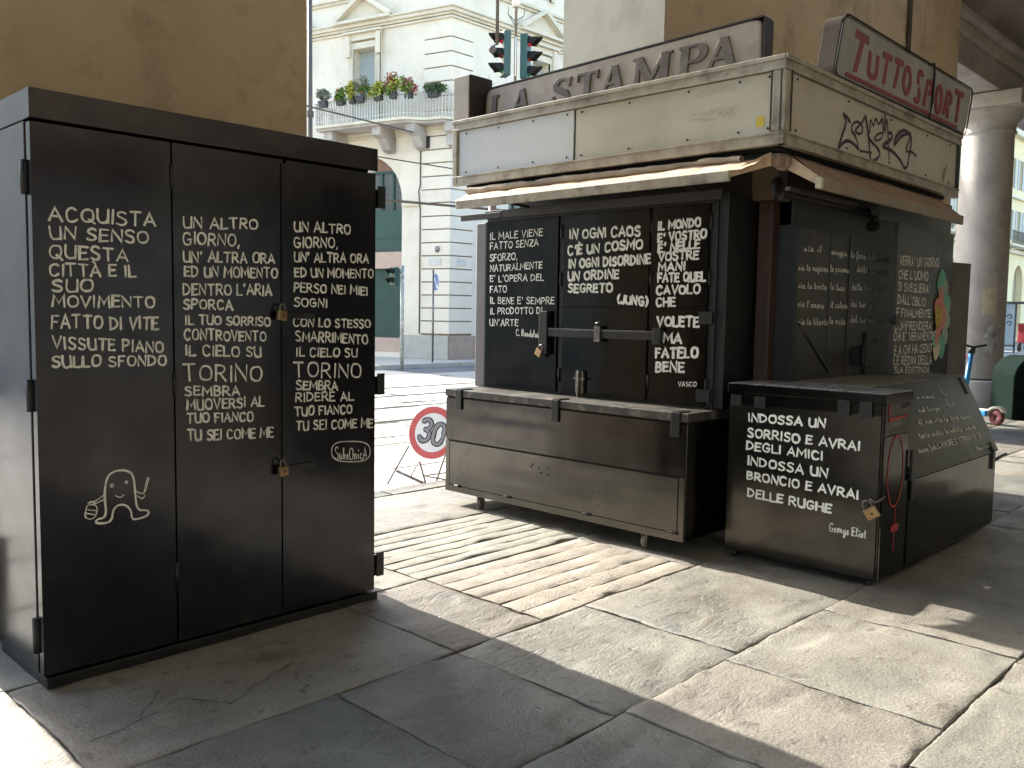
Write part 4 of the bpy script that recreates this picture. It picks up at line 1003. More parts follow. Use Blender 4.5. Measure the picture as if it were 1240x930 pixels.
B('bar_bracket', BLKD, ki, 4.89, 4.93, 3.36, 3.42, 1.31, 1.42, .004)
mb = MB(); mb.xyz(4.88, 4.895, 3.86, 3.91, 1.31, 1.42); mb.tube([(4.89, 3.885, 1.42), (4.87, 3.885, 1.44), (4.89, 3.86, 1.45)], .006, 6); mb.build('catch', STEEL, ki)
mb = MB(); mb.xyz(4.905, 4.928, 4.02, 4.09, .93, 1.09); mb.xyz(4.895, 4.91, 4.0, 4.10, 1.03, 1.045); mb.tube([(4.895, 4.055, .90), (4.895, 4.055, 1.1)], .01, 8); mb.build('bolt_latch', STEEL, ki, .002)
place_lock((4.885, 4.42, 1.235), .06, .45, -PI/2-.1, 'brass padlock hanging tilted under the bar bracket on the kiosk shutters')
B('side_post', mat('grey_purple_metal', (.20, .175, .18), (.16, .14, .145), rough=.4, metal=.3, scale=3), ki, 4.96, 5.3, 5.088, 5.2, .905, 2.213, .006)
B('bracket_arm', DKBR, ki, 4.93, 4.96, 4.9, 5.36, 2.238, 2.285, .003)
B('lintel', mat('grey_brown_lintel', (.045, .042, .04), (.03, .028, .025), rough=.45, scale=4), ki, 4.935, 5.3, 2.96, 5.086, 2.237, 2.3, .004)
B('corner_post', BRP, ki, 5.30, 5.40, 2.80, 2.90, .02, 2.25, .006)
mb = MB()
for k in range(5): mb.xyz(5.296, 5.3, 2.805+k*.02, 2.813+k*.02, .1, 2.24)
mb.build('post_fluting', BRP, ki)
B('post_head', mat('head_brown', (.15, .10, .06), (.11, .07, .045), rough=.6, scale=5), ki, 5.25, 5.42, 2.74, 2.93, 2.251, 2.47, .004)
mb = MB(); mb.xyz(5.1, 5.6, 3.0, 3.012, 2.0, 2.2)
mb.build('pale_patch', GREYP, ki)
# right-hand side boards
mb = MB(); mb.xyz(5.43, 7.5, 2.722, 2.738, 2.09, 2.34); mb.build('upper_board', GREYP, ki)
B('upper_board', GREYP, ki, 5.08, 5.29, 2.93, 2.95, 2.05, 2.30)
B('shade_box', DKBR, ki, 5.2, 7.1, 2.66, 2.72, 2.26, 2.42, .006)
B('side_wing', BLKD, ki, 5.375, 5.40, 2.66, 2.89, 1.0, 2.1, .004)
for a, b, T, sd_, y in ((5.445, 5.922, T_P1, 31, 2.7), (5.93, 6.235, T_P2, 32, 2.7), (6.245, 7.12, T_P3, 33, 2.697)):
    d = panel_door(FY(y), a, b, .98, 2.085 if a > 6.2 else 2.095, .02, GREYP, ki, 'shutter_panel', seed=sd_, wave=.0008)
    write(FY(y-.0106), T, .0085, .7, sd_, CHALKD, d)
d = panel_door(FY(2.455), 6.46, 7.25, .98, 2.185, .028, GREYP, ki, 'shutter_panel', seed=41, wave=.001)
write(FY(2.4402), T_P4, .0105, .7, 41, CHALK, d)
d = panel_door(FY(2.458), 7.255, 7.64, .98, 2.185, .03, BLK, ki, 'shutter_panel', seed=42, wave=.001)
B('upper_board', GREYP, ki, 6.2, 7.64, 2.47, 2.49, 2.187, 2.42)
# painted flower on the end shutter
FG = [mat('petal_teal', (.16, .42, .30), (.12, .33, .25), rough=.7), mat('petal_pink', (.60, .25, .19), (.5, .2, .16), rough=.7), mat('petal_grey_green', (.33, .40, .33), (.28, .34, .28), rough=.7), mat('petal_cream', (.62, .58, .42), (.5, .5, .3), rough=.7), mat('flower_yellow', (.62, .47, .08), (.5, .36, .05), rough=.7)]
FWc = (7.42, 1.53)
def petal(cx, cz, rx, rz, ang, mi, n):
    pts = []
    for k in range(16):
        a = 2*PI*k/16; r = 1-.25*abs(math.sin(a))*0
        x, z = rx*math.cos(a), rz*math.sin(a)*(1-.25*math.cos(a))
        pts.append((cx+x*math.cos(ang)-z*math.sin(ang), cz+x*math.sin(ang)+z*math.cos(ang)))
    MB().prism(FY(2.443), pts, n+.002, n+.0032).build('painted_petal', FG[mi], d)
for k, (dx, dz, rx, rz, mi) in enumerate(((-.01, .27, .10, .10, 0), (.07, .2, .09, .07, 2), (.13, .1, .08, .1, 0), (.14, -.03, .08, .09, 2), (.12, -.15, .08, .07, 2), (.05, -.24, .1, .08, 0), (-.06, -.27, .08, .07, 3), (-.1, -.18, .07, .07, 0), (-.02, .15, .09, .06, 1), (-.05, -.13, .1, .06, 1), (.05, .0, .07, .1, 1), (-.1, .08, .06, .07, 1))):
    petal(FWc[0]+dx, FWc[1]+dz, rx, rz, math.atan2(dz, dx), mi, .0002+k*.00035)
petal(FWc[0]-.06, FWc[1]+.0, .075, .085, 0, 4, .005)
mb = MB()
for k in range(14):
    a = k*.45; mb.tube([FY(2.4365)(FWc[0]-.06+.02*math.cos(a), FWc[1]+.02*math.sin(a)), FY(2.4365)(FWc[0]-.06+.085*math.cos(a), FWc[1]+.1*math.sin(a))], .003, 4)
mb.build('painted_stamen', DARK, d)
# folded grey leaf at the far end
mb = MB(); f = FR((7.66, 2.46, 0), (.985, -.17, 0), (0, 0, 1), (-.17, -.985, 0)); mb.box(f, 0, .3, 1.0, 1.97, -.012, .012); mb.build('folded_leaf', mat('grey_brown_leaf', (.13, .115, .10), (.09, .08, .07), rough=.4, scale=3), ki, .003)
for x in (6.36,): 
    mb = MB(); mb.xyz(6.33, 6.44, 2.63, 2.68, 1.16, 1.30); mb.tube([(6.3, 2.64, 1.3), (6.5, 2.64, 1.3)], .008, 6); mb.tube([(6.3, 2.64, 1.17), (6.5, 2.64, 1.17)], .008, 6); mb.tube([(6.42, 2.63, 1.0), (6.42, 2.63, 1.4)], .016, 6); mb.build('shoot_bolt', BLKD, ki)
mb = MB(); mb.tube([(6.3, 2.42, 1.49), (6.62, 2.42, 1.49)], .013, 6); mb.xyz(6.42, 6.5, 2.41, 2.44, 1.46, 1.53); mb.build('shoot_bolt', BLKD, ki)
mb = MB(); mb.tube([(5.32, 2.6, 1.46), (5.78, 2.6, 1.14)], .012, 6); mb.build('brace_rod', DKBR, ki)
mb = MB(); mb.lathe((6.45, 2.62, 2.17), [(0, -.04), (.035, -.03), (.05, 0), (.035, .03), (0, .04)], 14); mb.tube([(6.45, 2.62, 2.2), (6.45, 2.66, 2.3)], .012, 6); mb.build('lamp_socket', DARK, ki)
# roof, fascia frame and panels
mb = MB(); mb.xyz(4.765, 6.33, 2.495, 5.19, 2.50, 2.96); mb.xyz(6.331, 7.70, 2.495, 4.36, 2.50, 2.96); mb.build('roof', DKBR, ki)
def rail_parts(f, a0, a1, zz=(2.485, 2.555, 2.905, 2.975)):
    mb = MB(); mb.box(f, a0, a1, zz[0], zz[1], -.03, .018); mb.box(f, a0, a1, zz[1]-.012, zz[1], .018, .026)
    mb.build('bottom_rail', RAIL, ki, .003)
    mb = MB(); mb.box(f, a0, a1, zz[2], zz[3], -.03, .018); mb.box(f, a0, a1, zz[3]-.02, zz[3]+.006, .018, .03); mb.box(f, a0, a1, zz[2]-.004, zz[2]+.012, .0185, .025)
    mb.build('top_rail', RAIL, ki, .003)
f = FX(4.745); rail_parts(f, -5.235, -2.452)
f2 = FY(2.47); rail_parts(f2, 4.727, 7.722)
B('end_rail', RAIL, ki, 4.722, 4.77, 5.19, 5.235, 2.5, 2.9, .003)
B('corner_rail', RAIL, ki, 4.724, 4.80, 2.449, 2.525, 2.557, 2.9, .004)
mb = MB(); mb.box(FX(4.72), -2.535, -2.525, 2.56, 2.9, 0, .006); mb.box(FX(4.72), -2.475, -2.468, 2.56, 2.9, 0, .006); mb.box(FY(2.447), 4.79, 4.797, 2.56, 2.9, 0, .006); mb.build('corner_seam', DKBR, ki)
B('end_rail', DKBR, ki, 7.665, 7.722, 2.452, 2.5, 2.557, 2.9, .004)
panel_door(FX(4.752), -5.185, -4.022, 2.56, 2.9, .014, PANW, ki, 'fascia_panel', seed=51, wave=.006)
panel_door(FX(4.755), -4.003, -2.53, 2.56, 2.9, .014, PANC, ki, 'fascia_panel', seed=52, wave=.005)
panel_door(FY(2.475), 4.802, 7.662, 2.558, 2.9, .014, PANC, ki, 'fascia_panel', seed=53, wave=.006)
mb = MB()
for y in (5.1, 4.75, 4.4, 4.08, 3.95, 3.55, 3.1, 2.75, 2.56):
    for z in (2.585, 2.875): mb.lathe((4.7425, y, z), [(0, -.004), (.007, -.003), (.007, .004)], 8, 'x')
for x in (4.9, 5.6, 6.3, 7.0, 7.5):
    for z in (2.585, 2.875): mb.lathe((x, 2.4635, z), [(0, -.004), (.007, -.003), (.007, .004)], 8, 'y')
mb.build('rivet', DKBR, ki)
B('sticker', mat('yellow_sticker', (.62, .5, .03), (.5, .4, .05), rough=.5, scale=30), ki, 4.7455, 4.747, 2.585, 2.635, 2.6, 2.66)
FAINT = mat('faint_smear', (.43, .40, .33), (.5, .47, .38), rough=.7, scale=14)
mb = MB(); RR = random.Random(4)
for (y0, y1, z0, z1) in ((3.05, 2.78, 2.835, 2.86), (3.1, 2.78, 2.69, 2.745)):
    for k in range(26):
        y = y0+(y1-y0)*k/26; z = RR.uniform(z0, z1); ribbon(mb, FX(4.746), [(-y, z), (-y+.02, z+RR.uniform(-.01, .01))], .012, .0005, .0003)
mb.build('torn_sticker', FAINT, ki)
mb = MB(); f = FY(2.4665)
GRW = mat('purple_black_marker', (.035, .018, .035), (.06, .03, .06), rough=.5, scale=20)
for q, p in enumerate(P_GRAF):
    if p[0][0] < 7.3: ribbon(mb, f, smooth_pl(p, 2), .024 if q in (0, 2, 6) else .016, .0004+q*.0004, .001)
mb.build('graffiti_tag', GRW, ki)
mb = MB()
for q, p in enumerate(P_GRAF):
    if p[0][0] > 7.3: ribbon(mb, f, p, .012, .0004+q*.0004, .001)
mb.build('graffiti_dash', GRW, ki)
mb = MB()
for q, p in enumerate(P_FAINT): ribbon(mb, f, smooth_pl(p, 2), .008, .0004+q*.0003, .0006)
mb.build('graffiti_tag', mat('pale_tag', (.58, .55, .46), rough=.7), ki)
B('soffit', DARK, ki, 4.80, 5.3, 2.53, 5.15, 2.47, 2.498)
B('soffit', DARK, ki, 5.3, 7.62, 2.53, 2.74, 2.47, 2.498)
# awnings (rolled canvas with a front bar)
aw = MB(); n = 70; RR = random.Random(9)
for j, (x, z) in enumerate(((4.86, 2.475), (4.80, 2.47), (4.76, 2.44), (4.66, 2.40), (4.575, 2.355), (4.552, 2.345))): pass
prof = [(4.87, 2.44), (4.78, 2.425), (4.72, 2.405), (4.66, 2.38), (4.61, 2.36), (4.566, 2.338)]
pts = []
for i in range(n+1):
    u = i/n; y = 5.04*(1-u)+2.62*u
    for j, (x, z) in enumerate(prof):
        sag = .012*noise.noise((y*4, j*.7, 2))+.006*noise.noise((y*14, j*2, 5))
        yy = y + (.05*(1-u)+.12*u)*(1-j/5.0)*(1 if u < .5 else -1)*.6
        pts.append((x, yy, z+sag*(1 if 0 < j < 5 else .3)))
m6 = len(prof)
aw.add(pts, [(i*m6+j, i*m6+j+1, (i+1)*m6+j+1, (i+1)*m6+j) for i in range(n) for j in range(m6-1)], True)
awo = aw.build('awning', AWN, ki)
aw = MB(); pts = []
for i in range(n+1):     # crumpled roll of torn cloth lying on top
    u = i/n; y = 5.06*(1-u)+2.72*u
    for k in range(8):
        a = 2*PI*k/8; r = .04+.014*noise.noise((y*7, k*.9, 1))+.008*noise.noise((y*25, k*2, 1)) - .014*u
        pts.append((4.745+.015*noise.noise((y*4, 1, 1))+r*math.cos(a)*1.1, y, 2.432+.012*noise.noise((y*6, 3, 3))+r*math.sin(a)*.75))
aw.add(pts, [(i*8+k, i*8+(k+1) % 8, (i+1)*8+(k+1) % 8, (i+1)*8+k) for i in range(n) for k in range(8)], True)
aw.build('cloth_roll', mat('dirty_roll', (.20, .165, .13), (.42, .37, .29), rough=.9, scale=3, bump=.002, bscale=60), awo)
B('front_bar', mat('bar_cream', (.42, .38, .29), (.28, .24, .18), rough=.5, scale=8, grime=(.08, .06, .05), gscale=9, gamt=.7), awo, 4.545, 4.57, 2.685, 5.0, 2.275, 2.338, .006)
mb = MB(); mb.quad((4.57, 2.69, 2.30), (4.57, 2.69, 2.335), (4.8, 2.56, 2.46), (4.8, 2.56, 2.38)); mb.quad((4.57, 2.692, 2.30), (4.57, 2.692, 2.335), (4.8, 2.562, 2.46), (4.8, 2.562, 2.38)); mb.build('end_flap', AWN, awo)
for y in (4.6, 3.1): MB().tube([(4.56, y, 2.3), (4.75, y+.1, 2.33), (4.93, y, 2.3)], .012, 6).build('arm', DKBR, awo)
mb = MB(); mb.tube([(4.98, 2.56, 2.425), (7.55, 2.56, 2.425)], .05, 14); mb.build('roller', DKBR, ki)
mb = MB(); mb.lathe((4.95, 2.57, 2.425), [(0, -.02), (.045, -.018), (.052, 0), (.052, .03)], 18, 'x'); mb.xyz(4.86, 4.93, 2.54, 2.6, 2.39, 2.46); mb.build('roller_cap', mat('cap_beige', (.34, .25, .18), (.26, .19, .14), rough=.6), ki, .003)
prof = [(2.60, 2.475), (2.53, 2.465), (2.47, 2.43), (2.40, 2.375), (2.33, 2.325), (2.292, 2.298)]
aw = MB(); pts = []
for i in range(n+1):
    u = i/n
    for j, (y, z) in enumerate(prof):
        x0 = 5.0-.12*j/5-.0; x1 = 7.50-.2*j/5
        x = x0+(x1-x0)*u
        pts.append((x, y, z+.008*noise.noise((x*3, j*.7, 8))*(1 if 0 < j < 5 else .2)))
aw.add(pts, [(i*m6+j, i*m6+j+1, (i+1)*m6+j+1, (i+1)*m6+j) for i in range(n) for j in range(m6-1)], True)
AWNB = mat('brown_awning_canvas', (.34, .22, .145), (.26, .165, .11), rough=.85, scale=2.5, bump=.001, bscale=100, grime=(.1, .06, .045), gscale=3, gamt=.5)
awo2 = aw.build('awning', AWNB, ki)
B('front_bar', mat('bar_brown', (.27, .22, .16), (.2, .155, .11), rough=.5, scale=6), awo2, 4.86, 7.296, 2.27, 2.296, 2.228, 2.297, .006)
B('bar_cap', mat('cap_pale', (.5, .45, .33), rough=.5), awo2, 4.83, 4.862, 2.262, 2.30, 2.232, 2.292, .003)
mb = MB(); mb.quad((4.87, 2.292, 2.25), (4.87, 2.292, 2.3), (4.99, 2.55, 2.47), (4.99, 2.57, 2.39)); mb.build('end_flap', AWN, awo2)
mb = MB(); mb.xyz(4.93, 5.9, 2.50, 2.53, 2.25, 2.27); mb.build('light_strip', STEEL, awo2)
mb = MB(); mb.lathe((5.02, 2.62, 2.28), [(0, -.01), (.04, -.01), (.07, 0), (.07, .015)], 20, 'y'); mb.build('round_plate', BLKD, ki)

# ---- LA STAMPA roof sign
ls = tag(MB().prism(FX(4.93), [(-5.10, 2.98), (-5.075, 3.20), (-5.05, 3.228), (-5.02, 3.236), (-2.80, 3.285), (-2.74, 3.275), (-2.73, 3.24), (-2.72, 2.98)], -.10, 0).build('roof_sign', TAUPE, ki, .012))
mb = MB(); mb.prism(FX(4.93), [(-5.06, 3.236), (-5.06, 3.246), (-2.715, 3.298), (-2.715, 3.287)], -.105, .004); mb.build('sign_rim', DKBR, ls)
B('sign_end', DKBR, ls, 4.935, 5.035, 2.70, 2.716, 2.98, 3.285, .004)
# slab-serif letters: thick strokes with serifs, extruded
SER = {
 'L': ([((2.6, 0), (2.6, 10), 2.6), ((1, .55), (8, .55), 1.1), ((.6, 9.5), (5, 9.5), 1.0), ((7.4, 0), (7.4, 3), .9)], 8.4),
 'A': ([((1.6, 0), (5.2, 10), 1.3), ((5.4, 10), (8.6, 0), 2.7), ((2.6, 3.4), (7.2, 3.4), 1.0), ((0, .45), (3.6, .45), .9), ((6.4, .45), (10.6, .45), .9)], 10.6),
 'T': ([((4.8, 0), (4.8, 10), 2.6), ((0, 9.4), (9.6, 9.4), 1.2), ((.5, 6.8), (.5, 10), .9), ((9.1, 6.8), (9.1, 10), .9), ((2.8, .45), (6.9, .45), .9)], 9.6),
 'M': ([((2, 0), (2, 10), 1.4), ((2, 10), (6.3, 1), 2.6), ((6.3, 1), (10.4, 10), 1.3), ((10.6, 0), (10.6, 10), 2.7), ((0, .45), (4, .45), .9), ((8.4, .45), (12.8, .45), .9), ((.2, 9.55), (3, 9.55), .9), ((9.6, 9.55), (12.8, 9.55), .9)], 12.8),
 'P': ([((2.4, 0), (2.4, 10), 2.6), ((.4, .45), (4.8, .45), .9), ((.4, 9.5), (5.5, 9.5), 1.0), ((3, 4.6), (5.5, 4.6), 1.0)], 8.6),
 'S': ([], 8.2)}
def serif(f, ch, s0, z0, wd, h, lean):
    mb = MB(); st, adv = SER[ch]; k = wd/adv; q = h/10; e = 0
    def M_(x, y): return (s0+x*k+lean*y*q, z0+y*q)
    for (a, b, t) in st:
        e += .0004
        if abs(a[1]-b[1]) < .1: pl = [M_(a[0], a[1]-t/2), M_(b[0], b[1]-t/2), M_(b[0], b[1]+t/2), M_(a[0], a[1]+t/2)]
        else: pl = [M_(a[0]-t/2, a[1]), M_(a[0]+t/2, a[1]), M_(b[0]+t/2, b[1]), M_(b[0]-t/2, b[1])]
        mb.prism(f, pl, -.004, .016+e)
    arc = []
    if ch == 'P': arc = [[(5.2+3.0*math.cos(a), 7.05+2.45*math.sin(a), 1.0+1.6*max(0, math.cos(a))) for a in [PI/2-i*PI/12 for i in range(13)]]]
    if ch == 'S':
        arc = [[(x, y, t) for x, y, t in ((7.4, 7.2, 1.1), (7.0, 8.6, 1.1), (5.2, 9.5, 1.1), (3.0, 9.2, 1.7), (1.7, 7.8, 2.3), (2.1, 6.3, 2.4), (4.1, 5.2, 2.5), (6.2, 4.1, 2.5), (7.0, 2.6, 2.3), (5.8, 1.0, 1.7), (3.6, .5, 1.1), (1.8, 1.2, 1.1), (1.0, 2.8, 1.1))]]
        mb.prism(f, [M_(6.9, 6.4), M_(8.0, 6.4), M_(8.2, 9.8), M_(7.2, 9.8)], -.004, .0162); mb.prism(f, [M_(.2, .2), M_(1.3, .2), M_(1.6, 3.5), M_(.6, 3.5)], -.004, .0164)
    for pl in arc:
        P = [Vector((x, y)) for x, y, t in pl]; L_, R_ = [], []
        for i, (x, y, t) in enumerate(pl):
            dd = (P[min(i+1, len(P)-1)]-P[max(i-1, 0)]).normalized(); nn = Vector((-dd.y, dd.x))*t/2
            L_.append(M_(x+nn.x, y+nn.y)); R_.append(M_(x-nn.x, y-nn.y))
        for i in range(len(pl)-1): mb.prism(f, [L_[i], L_[i+1], R_[i+1], R_[i]], -.004, .0155)
    return mb.build('letter', TAUPD, ls, .0015)
for ch, a0, a1, zb, zt in (('L', -5.03, -4.87, 3.0, 3.177), ('A', -4.80, -4.59, 3.0, 3.184), ('S', -4.40, -4.20, 3.01, 3.194), ('T', -4.16, -3.95, 3.015, 3.197), ('A', -3.945, -3.71, 3.02, 3.2), ('M', -3.68, -3.345, 3.022, 3.213), ('P', -3.32, -3.10, 3.018, 3.218), ('A', -3.115, -2.855, 3.03, 3.222)):
    serif(FX(4.93), ch, a0, zb, a1-a0-.015, zt-zb, .08)
MB().lathe((4.93, -0, 0), [(0, 0)], 3)
B('back_sign_box', DKBR, ki, 4.78, 5.02, 5.10, 5.28, 2.975, 3.335, .01)
B('back_sign_face', TAUPE, ki, 4.765, 4.778, 5.104, 5.276, 2.98, 3.33, .004)

# ---- TUTTOSPORT roof sign
def rr4(c, r, n=4):
    out = []
    for i in range(4):
        p = Vector(c[i]); a = (Vector(c[i-1])-p).normalized(); b = (Vector(c[(i+1) % 4])-p).normalized()
        for k in range(n+1):
            t = k/n; q = p+a*r*(1-t)**2+b*r*t**2; out.append((q.x, q.y))
    return out
cs = [(5.375, 2.99), (7.845, 3.0), (7.975, 3.395), (5.487, 3.398)]
ts = MB().prism(FY(2.47), rr4(cs, .07), -.125, -.004).build('roof_sign', mat('sign_case', (.075, .062, .055), (.05, .042, .036), rough=.9, scale=3, spec=.1), ki, .006)
inn = [(5.40, 3.008), (7.825, 3.018), (7.945, 3.378), (5.505, 3.38)]
MB().prism(FY(2.47), rr4(inn, .06), -.004, .003).build('sign_face', SIGNG, ts)
mb = MB(); ed_ = rr4(cs, .07); ed_.append(ed_[0]); mb.tube([FY(2.468)(a, b, .003) for a, b in ed_], .006, 6, cap=False); mb.build('sign_edge', DARK, ts)
f = FY(2.4665); e_ = [0]
def bl(name, polys):
    mb = MB()
    for pl in polys: e_[0] += .00005; mb.prism(f, pl, 0, .0022+e_[0])
    mb.build(name, SIGNR, ts)
def arcp(cx, cy, rx, ry, a0, a1, t, lean, n=12):
    out = []
    for i in range(n):
        A0 = a0+(a1-a0)*i/n; A1 = a0+(a1-a0)*(i+1)/n
        def q(a, k): return (cx+(rx+k*t/2)*math.cos(a)+lean*(ry+k*t*.4)*math.sin(a), cy+(ry+k*t*.45)*math.sin(a))
        out.append([q(A0, 1), q(A1, 1), q(A1, -1), q(A0, -1)])
    return out
bl('letter', [[(5.655, 3.285), (5.668, 3.34), (5.868, 3.336), (5.872, 3.282)], [(5.735, 3.284), (5.80, 3.284), (5.70, 3.075), (5.64, 3.07)]])
def Tt(x0, x1, zt, xb, zb, tw=.045): return [[(x0, zt-.04), (x0+.008, zt), (x1+.008, zt+.002), (x1, zt-.04)], [((x0+x1)/2-tw/2, zt-.038), ((x0+x1)/2+tw/2, zt-.038), (xb+tw/2, zb), (xb-tw/2, zb)]]
bl('letter', [[(5.875, 3.25), (5.925, 3.25), (5.905, 3.12), (5.86, 3.12)], [(6.0, 3.25), (6.05, 3.25), (6.03, 3.12), (5.985, 3.12)]] + arcp(5.945, 3.125, .062, .03, PI, 2*PI, .045, .1))
bl('letter', Tt(6.10, 6.26, 3.298, 6.135, 3.085)); bl('letter', Tt(6.315, 6.47, 3.306, 6.32, 3.095))
bl('letter', arcp(6.548, 3.19, .06, .085, 0, 2*PI, .05, .12, 20))
bl('letter', arcp(6.80, 3.255, .045, .045, .4, PI*1.35, .042, .15)+arcp(6.745, 3.13, .045, .05, -2.6, 1.1, .042, .15))
bl('letter', [[(6.93, 3.275), (6.975, 3.275), (6.915, 3.075), (6.865, 3.075)]]+arcp(6.985, 3.225, .06, .04, -PI/2, PI/2, .045, .1))
bl('letter', arcp(7.19, 3.175, .058, .095, 0, 2*PI, .048, .12, 20))
bl('letter', [[(7.36, 3.275), (7.405, 3.275), (7.335, 3.085), (7.29, 3.085)], [(7.365, 3.17), (7.41, 3.17), (7.42, 3.07), (7.375, 3.07)]]+arcp(7.41, 3.225, .055, .038, -PI/2, PI/2, .045, .1))
bl('letter', Tt(7.545, 7.745, 3.325, 7.595, 3.07, .05))
bl('underline', [[(5.53, 3.022), (5.54, 3.045), (7.625, 3.046), (7.61, 3.022)]])
mb = MB(); mb.tube([(7.0, 2.55, 3.40), (7.03, 2.45, 3.405), (7.05, 2.455, 3.30), (7.03, 2.455, 3.12), (6.98, 2.455, 2.99), (6.9, 2.45, 2.965)], .008, 6); mb.build('tie_cable', DARK, ts)
mb = MB()
for x in (5.7, 6.7, 7.6): mb.xyz(x, x+.05, 2.5, 2.56, 2.95, 3.0)
mb.build('sign_foot', DKBR, ts)

# ================================================================== CHEST ON CASTERS
ch = thing('rolling_chest', (4.95, 4.05, 0), 'long low black chest on casters beneath the kiosk shutters', 'chest')
B('body', BLKC, ch, 4.618, 5.28, 2.95, 5.15, .105, .842, .004)
B('lid', mat('dusty_black_lid', (.06, .055, .047), (.03, .028, .024), rough=.45, rough2=.6, scale=6, grime=(.3, .27, .21), gscale=9, gamt=.5), ch, 4.605, 5.285, 2.94, 5.16, .852, .905, .004)
B('lid_gap', DARK, ch, 4.612, 5.2, 2.955, 5.145, .8425, .8515)
f = FX(4.612)
panel_door(f, -5.145, -2.955, .512, .838, .012, BLKC, ch, 'upper_front', seed=61, wave=.0045)
panel_door(f, -5.10, -3.0, .158, .498, .014, BLKF, ch, 'drop_flap', seed=62, wave=.006)
mb = MB(); mb.box(f, -5.148, -5.108, .105, .506, -.004, .006); mb.box(f, -2.992, -2.952, .105, .506, -.004, .006); mb.box(f, -5.107, -2.993, .105, .152, -.004, .006); mb.build('front_frame', BLKF, ch)
mb = MB(); mb.box(f, -5.107, -2.993, .501, .508, -.005, .004); mb.box(f, -2.999, -2.9925, .153, .5, -.005, .004); mb.build('seam', DARK, ch)
for y in (4.995, 4.01, 3.025):
    mb = MB(); mb.xyz(4.59, 4.604, y-.032, y+.032, .755, .907); mb.xyz(4.60, 4.72, y-.03, y+.03, .9055, .913); mb.build('latch', BLKD, ch, .003)
for y in (5.04, 4.5, 3.75, 3.06):
    MB().tube([(4.603, y, .155), (4.603, y-.07, .155)], .009, 8).build('hinge', BLKD, ch)
mb = MB()
for q in range(9): mb.xyz(4.6005, 4.603, 4.2+R.uniform(-.1, .1)-.0, 4.208+R.uniform(-.1, .1)*0+.0, .40+R.uniform(-.02, .03), .41)
MB().lathe((4.6025, 4.23, .41), [(0, -.002), (.006, -.001), (.006, .002)], 8, 'x').build('rivet', DARK, ch)
for (yy, zz) in ((4.22, .43), (4.16, .405), (4.14, .38), (4.07, .42), (4.07, .37)):
    MB().lathe((4.6025, yy, zz), [(0, -.002), (.006, -.001), (.006, .002)], 8, 'x').build('rivet', DARK, ch)
for (x, y, a) in ((4.66, 4.80, .5), (4.66, 3.26, .05), (5.2, 4.80, .2), (5.2, 3.26, .2)):
    ca = MB(); ca.xyz(x-.035, x+.035, y-.035, y+.035, .096, .104); dx, dy = math.cos(a), math.sin(a)
    ff = FR((x, y, 0), (dx, dy, 0), (0, 0, 1), (-dy, dx, 0))
    ca.box(ff, -.03, .03, .04, .096, .018, .022); ca.box(ff, -.03, .03, .04, .096, -.022, -.018)
    co = ca.build('caster', STEEL, ch, .002)
    mb = MB(); b0 = len(mb.v); prof = [(.016, -.014), (.046, -.014), (.049, 0), (.046, .014), (.016, .014)]
    for r, h in prof:
        for k in range(18): mb.v.append(ff(r*math.cos(2*PI*k/18), .047+r*math.sin(2*PI*k/18), h))
    for i in range(4):
        for k in range(18): mb.f.append([i*18+k, i*18+(k+1) % 18, (i+1)*18+(k+1) % 18, (i+1)*18+k]); mb.sm.append(True)
    mb.build('wheel', mat('caster_rubber', (.2, .17, .13), (.12, .1, .08), rough=.7), co)

# ================================================================== SMALL BOX
sb = thing('lettered_box', (5.1, 2.35, 0), 'small upright black box lettered INDOSSA UN SORRISO with a brass padlock', 'box')
B('body', BLKC, sb, 4.916, 5.29, 1.885, 2.83, .035, 1.03, .004)
B('lid', BLK, sb, 4.895, 5.31, 1.868, 2.845, 1.033, 1.088, .004)
mb = MB(); 
sp_ = B('lid_skin', mat('worn_lid_top', (.07, .075, .08), (.45, .48, .48), rough=.25, rough2=.5, scale=9, stretch=(1, 4, 1), bump=.002, bscale=30), sb, 4.90, 5.305, 1.875, 2.84, 1.0885, 1.092)
d = panel_door(FX(4.91), -2.828, -1.892, .055, .962, .022, BLKC, sb, seed=71, wave=.006)
mb = MB(); lettering(mb, FX(4.8983), T_SM[6:], .0065, .6, seed=72); mb.build('signature', CHALK, d); write(FX(4.8983), [r[:5]+(r[5]*.86,) for r in T_SM[:6]], .012, .75, 71, mat('bright_marker_paint', (.85, .85, .80), rough=.6), d)
B('top_strip', BLK, sb, 4.902, 4.915, 1.89, 2.828, .968, 1.03)
for y in (2.78, 2.62, 2.1, 1.975):
    B('hinge', BLKD, sb, 4.886, 4.9015, y-.035, y+.035, .952, 1.04 if y in (2.1, 1.975) else 1.02, .003)
d2 = panel_door(FY(1.887), 4.922, 5.285, .05, .848, .022, BLK, sb, 'side_door', seed=72)
panel_door(FY(1.887), 4.922, 5.285, .858, 1.03, .022, BLK, sb, 'side_strip', seed=73)
mb = MB(); f = FY(1.8735)
ribbon(mb, f, smooth_pl([(5.10+.115*math.cos(a), .64+.205*math.sin(a)) for a in [i*PI/10 for i in range(21)]], 1), .012)
mb.build('red_ring', REDP, d2)
mb = MB(); ribbon(mb, f, [(5.12, .42), (5.12, .18)], .012); ribbon(mb, f, [(5.08, .31), (5.16, .31)], .045, .001); mb.build('red_mark', REDP, d2)
mb = MB(); ribbon(mb, FY(1.8665), [(4.97, 1.08), (4.97, .99)], .014, -.008); ribbon(mb, f, [(4.97, 1.02), (4.97, .94), (5.24, .95)], .014, .0008); mb.build('red_corner_mark', REDP, sb)
for (x, y) in ((4.94, 1.93), (4.94, 2.78), (5.26, 1.93), (5.26, 2.78)): MB().tube([(x, y, -.005), (x, y, .036)], .016, 8).build('foot', BLKD, sb)
